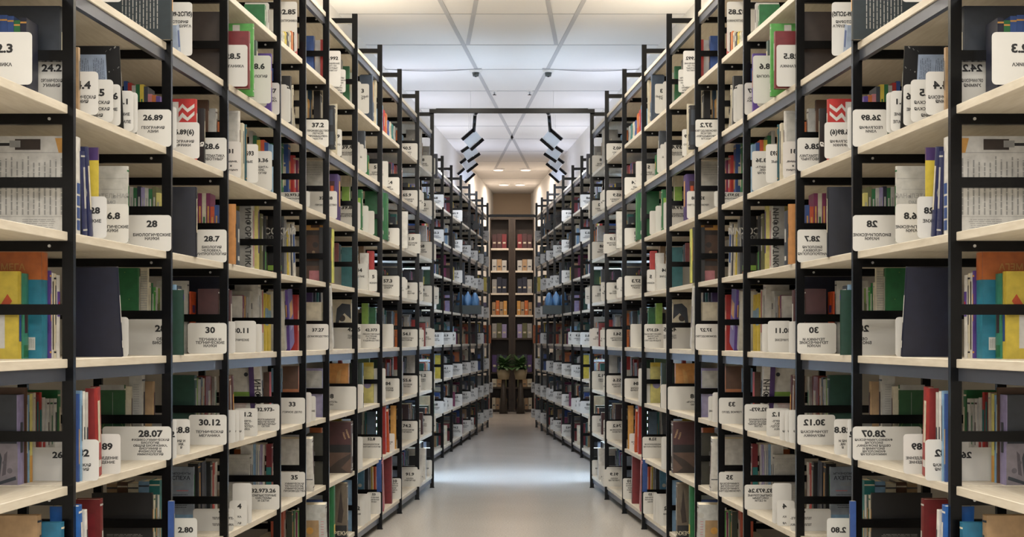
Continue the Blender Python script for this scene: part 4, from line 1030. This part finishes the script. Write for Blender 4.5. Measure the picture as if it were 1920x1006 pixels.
def smoke_detector():
    y = F * 2.5 / (HOR - 132); s = y / F
    root = empty('smoke_detector', ((892 - 960) * s, y, CEIL))
    b = MB(); b.cyl((0, 0, -.02), (0, 0, 1), .05, .02, M_WALL, 20, .055); b.obj('base', root)
    b = MB(); b.cyl((0, 0, -.055), (0, 0, 1), .026, .035, simple('detector_dark', (70, 74, 70), .5), 18, .034); b.cyl((0, 0, -.06), (0, 0, 1), .010, .006, M_BLACK, 12); b.obj('sensor_head', root)
    tag(root, 'small round ceiling detector left of the aisle centre', 'smoke detector', 'ceiling detectors'); mirror_tree(root, 'small round ceiling detector right of the aisle centre')
    # sprinkler
    y = F * 2.5 / (HOR - 170); s = y / F
    root = empty('sprinkler', ((927 - 960) * s, y, CEIL))
    b = MB(); b.cyl((0, 0, -.012), (0, 0, 1), .03, .012, M_WALL, 16); b.obj('rosette', root)
    b = MB(); b.cyl((0, 0, -.04), (0, 0, 1), .008, .03, M_CHROME, 10); b.cyl((0, 0, -.043), (0, 0, 1), .02, .003, M_BLACK, 12); b.obj('nozzle', root)
    tag(root, 'tiny ceiling sprinkler left of the aisle centre', 'sprinkler'); mirror_tree(root, 'tiny ceiling sprinkler right of the aisle centre')
    # surface cable
    y = F * 2.5 / (HOR - 126); b = MB(); pts = []
    for i in range(20):
        q = i / 19; x = -1.25 + q * (1.25 - .28); pts.append(Vector((x, y + .02 * math.sin(q * 3), CEIL - .012 - .018 * math.sin(q * math.pi))))
    for a_, c_ in zip(pts, pts[1:]): b.cyl(a_, c_ - a_, .004, (c_ - a_).length + .001, simple('grey_cable', (150, 150, 148), .5), 6)
    o = b.obj('ceiling_cable'); tag(o, 'thin grey cable sagging below the ceiling left of the detector', 'cable'); mirror_tree(o, 'thin grey cable sagging below the ceiling right of the detector')
smoke_detector()

# unseen ceiling luminaires, added above the picture to light the near aisle
LAMPS = [(-.7, -1.4), (.7, -1.4), (-.55, 1.5), (.55, 1.5), (-.55, 4.2), (.55, 4.2), (-.55, 6.9), (.55, 6.9), (-.45, 9.4), (.45, 9.4)]
for i, (x, y) in enumerate(LAMPS):
    root = empty('fill_ceiling_light', (x, y, CEIL))
    b = MB(); b.box(-.16, .16, -.6, .6, -.05, 0, M_WALL); b.obj('housing', root)
    b = MB(); b.box(-.14, .14, -.58, .58, -.054, -.05, M_DIFF); b.obj('diffuser', root)
    tag(root, 'added long white ceiling light over the near aisle, %s row, %s' % (ORD[i // 2], 'left' if x < 0 else 'right'), 'ceiling light', 'added ceiling lights over the near aisle')
    area('ceiling_fill_glow', (x, y, CEIL - .06), (0, 0, 0), .28, 1.16, {-1.4: 30, 1.5: 24, 4.2: 16, 6.9: 20, 9.4: 22}[y], WARM)

# ------------------------------------------------------------------ far end
M_DKWOOD = simple('dark_case', (58, 48, 40), .5, 0, .4, .2, 10)
def end_case():
    Y = 24.9; s = Y / F
    xl, xr = (917 - 960) * s, (957 - 960) * s
    root = empty('bookcase', (xl, Y, 0)); W = xr - xl
    H = CAMH + (HOR - 408) * s
    for x in (0, W - .03):
        b = MB(); b.box(x, x + .03, 0, .30, 0, H, M_DKWOOD); b.obj('side_panel', root)
    b = MB(); b.box(.03, W - .03, .28, .295, 0, H, M_DKWOOD); b.obj('back_panel', root)
    zs = []
    for py in (465, 507, 549, 590, 633, 697, 725, 767):
        z = CAMH + (HOR - py) * s; zs.append(z)
        b = MB(); b.box(.03, W - .03, .0, .28, max(z - .03, 0.001), max(z, .03), M_BOARD if py < 600 else M_DKWOOD); b.obj('shelf', root)
    b = MB(); b.box(.03, W - .03, 0, .28, H - .03, H, M_DKWOOD); b.obj('top', root)
    tag(root, 'dark narrow bookcase closing the far end of the aisle, left half', 'bookcase', 'bookcases at the far end')
    mirror_tree(root, 'dark narrow bookcase closing the far end of the aisle, right half')
    b = MB(); b.box(-.026, .026, Y + .02, Y + .08, 0, H, M_DKWOOD); tag(b.obj('centre_post'), 'dark upright post between the two end bookcases', 'post')
    rng = random.Random(3)
    rows = [(0, ['maroon', 'maroon', 'dark red'], .26), (1, ['pale grey', 'tan', 'pale grey'], .20), (2, ['grey', 'navy', 'navy'], .27), (3, ['tan', 'orange', 'tan', 'amber'], .24), (4, ['grey', 'olive', 'lavender'], .26), (5, ['purple', 'slate', 'navy'], .3), (6, ['cream', 'tan', 'olive'], .14), (7, ['cream', 'tan', 'cream', 'amber'], .2)]
    for (j, cols, h) in rows:
        x = .05; z = max(zs[j], .03); n = 0
        for c in cols:
            w = (W - .1) / len(cols) * .9
            b = MB(); m = cover_mat(c)
            b.box(0, w, 0, .16, 0, h * rng.uniform(.85, 1), m); b.box(.004, w - .004, .003, .157, .003, h * .8, M_PAGES)
            b.box(w * .2, w * .8, -.002, .001, h * .3, h * .4, cover_mat('cream' if c not in ('cream', 'tan', 'pale grey') else 'slate'))
            o = b.obj('file_box', None, (xl + x, Y + .02, z + .0005)); n += 1
            for side in ('left', 'right'):
                lab = '%s file box, %s from outside, %s shelf down, %s end bookcase' % (c, ORD[n - 1], ORD[j] if j else 'top', side)
                if side == 'left': tag(o, lab, 'file box', 'file boxes in the end bookcases')
                else: mirror_tree(o, lab)
            x += w + .006
end_case()
def plant():
    Y = 24.3; s = Y / F
    cx, cz = (944 - 960) * s, CAMH + (HOR - 697) * s
    root = empty('potted_plant', (cx, Y, 0))
    b = MB(); b.cyl((0, 0, 0), (0, 0, 1), .07, cz - .12, simple('stand', (60, 54, 48), .5), 14, .03); b.obj('stand', root)
    b = MB(); b.cyl((0, 0, cz - .12), (0, 0, 1), .085, .16, simple('pot', (150, 138, 110), .5), 18, .115); b.obj('pot', root)
    g = simple('leaf', (50, 84, 40), .45, 0, .5, .3, 12)
    b = MB(); rng = random.Random(5)
    for i in range(64):
        a = rng.uniform(0, 2 * math.pi); L = rng.uniform(.22, .38); el = rng.uniform(.4, 1.35); wd = rng.uniform(.03, .052)
        d = Vector((math.cos(a) * .7 + .2, math.sin(a) * .5 - .1, 0)); side = Vector((-d.y, d.x, 0)).normalized()
        p = Vector((0, 0, cz + .04)); prev = None
        for k in range(7):
            q = k / 6; e = el - q * 1.1
            pos = p.copy(); w = wd * math.sin(math.pi * min(.97, q * .9 + .08))
            cur = (pos - side * w, pos + side * w)
            if prev: b.quad([prev[0], prev[1], cur[1], cur[0]], g)
            prev = cur; p = p + (d * math.cos(e) + Vector((0, 0, math.sin(e)))) * L / 6
    o = b.obj('leaves', root)
    sm = o.modifiers.new('thickness', 'SOLIDIFY'); sm.thickness = .003
    tag(root, 'dark green leafy potted plant before the left end bookcase', 'plant', 'plants at the far end')
    mirror_tree(root, 'dark green leafy potted plant before the right end bookcase')
plant()
for sx in (-1, 1):
    pass
for o in list(SC.objects):
    if o.type == 'MESH' and o.name.startswith(('pot', 'stand', 'sensor', 'nozzle', 'arm')):
        for p in o.data.polygons: p.use_smooth = len(p.vertices) == 4
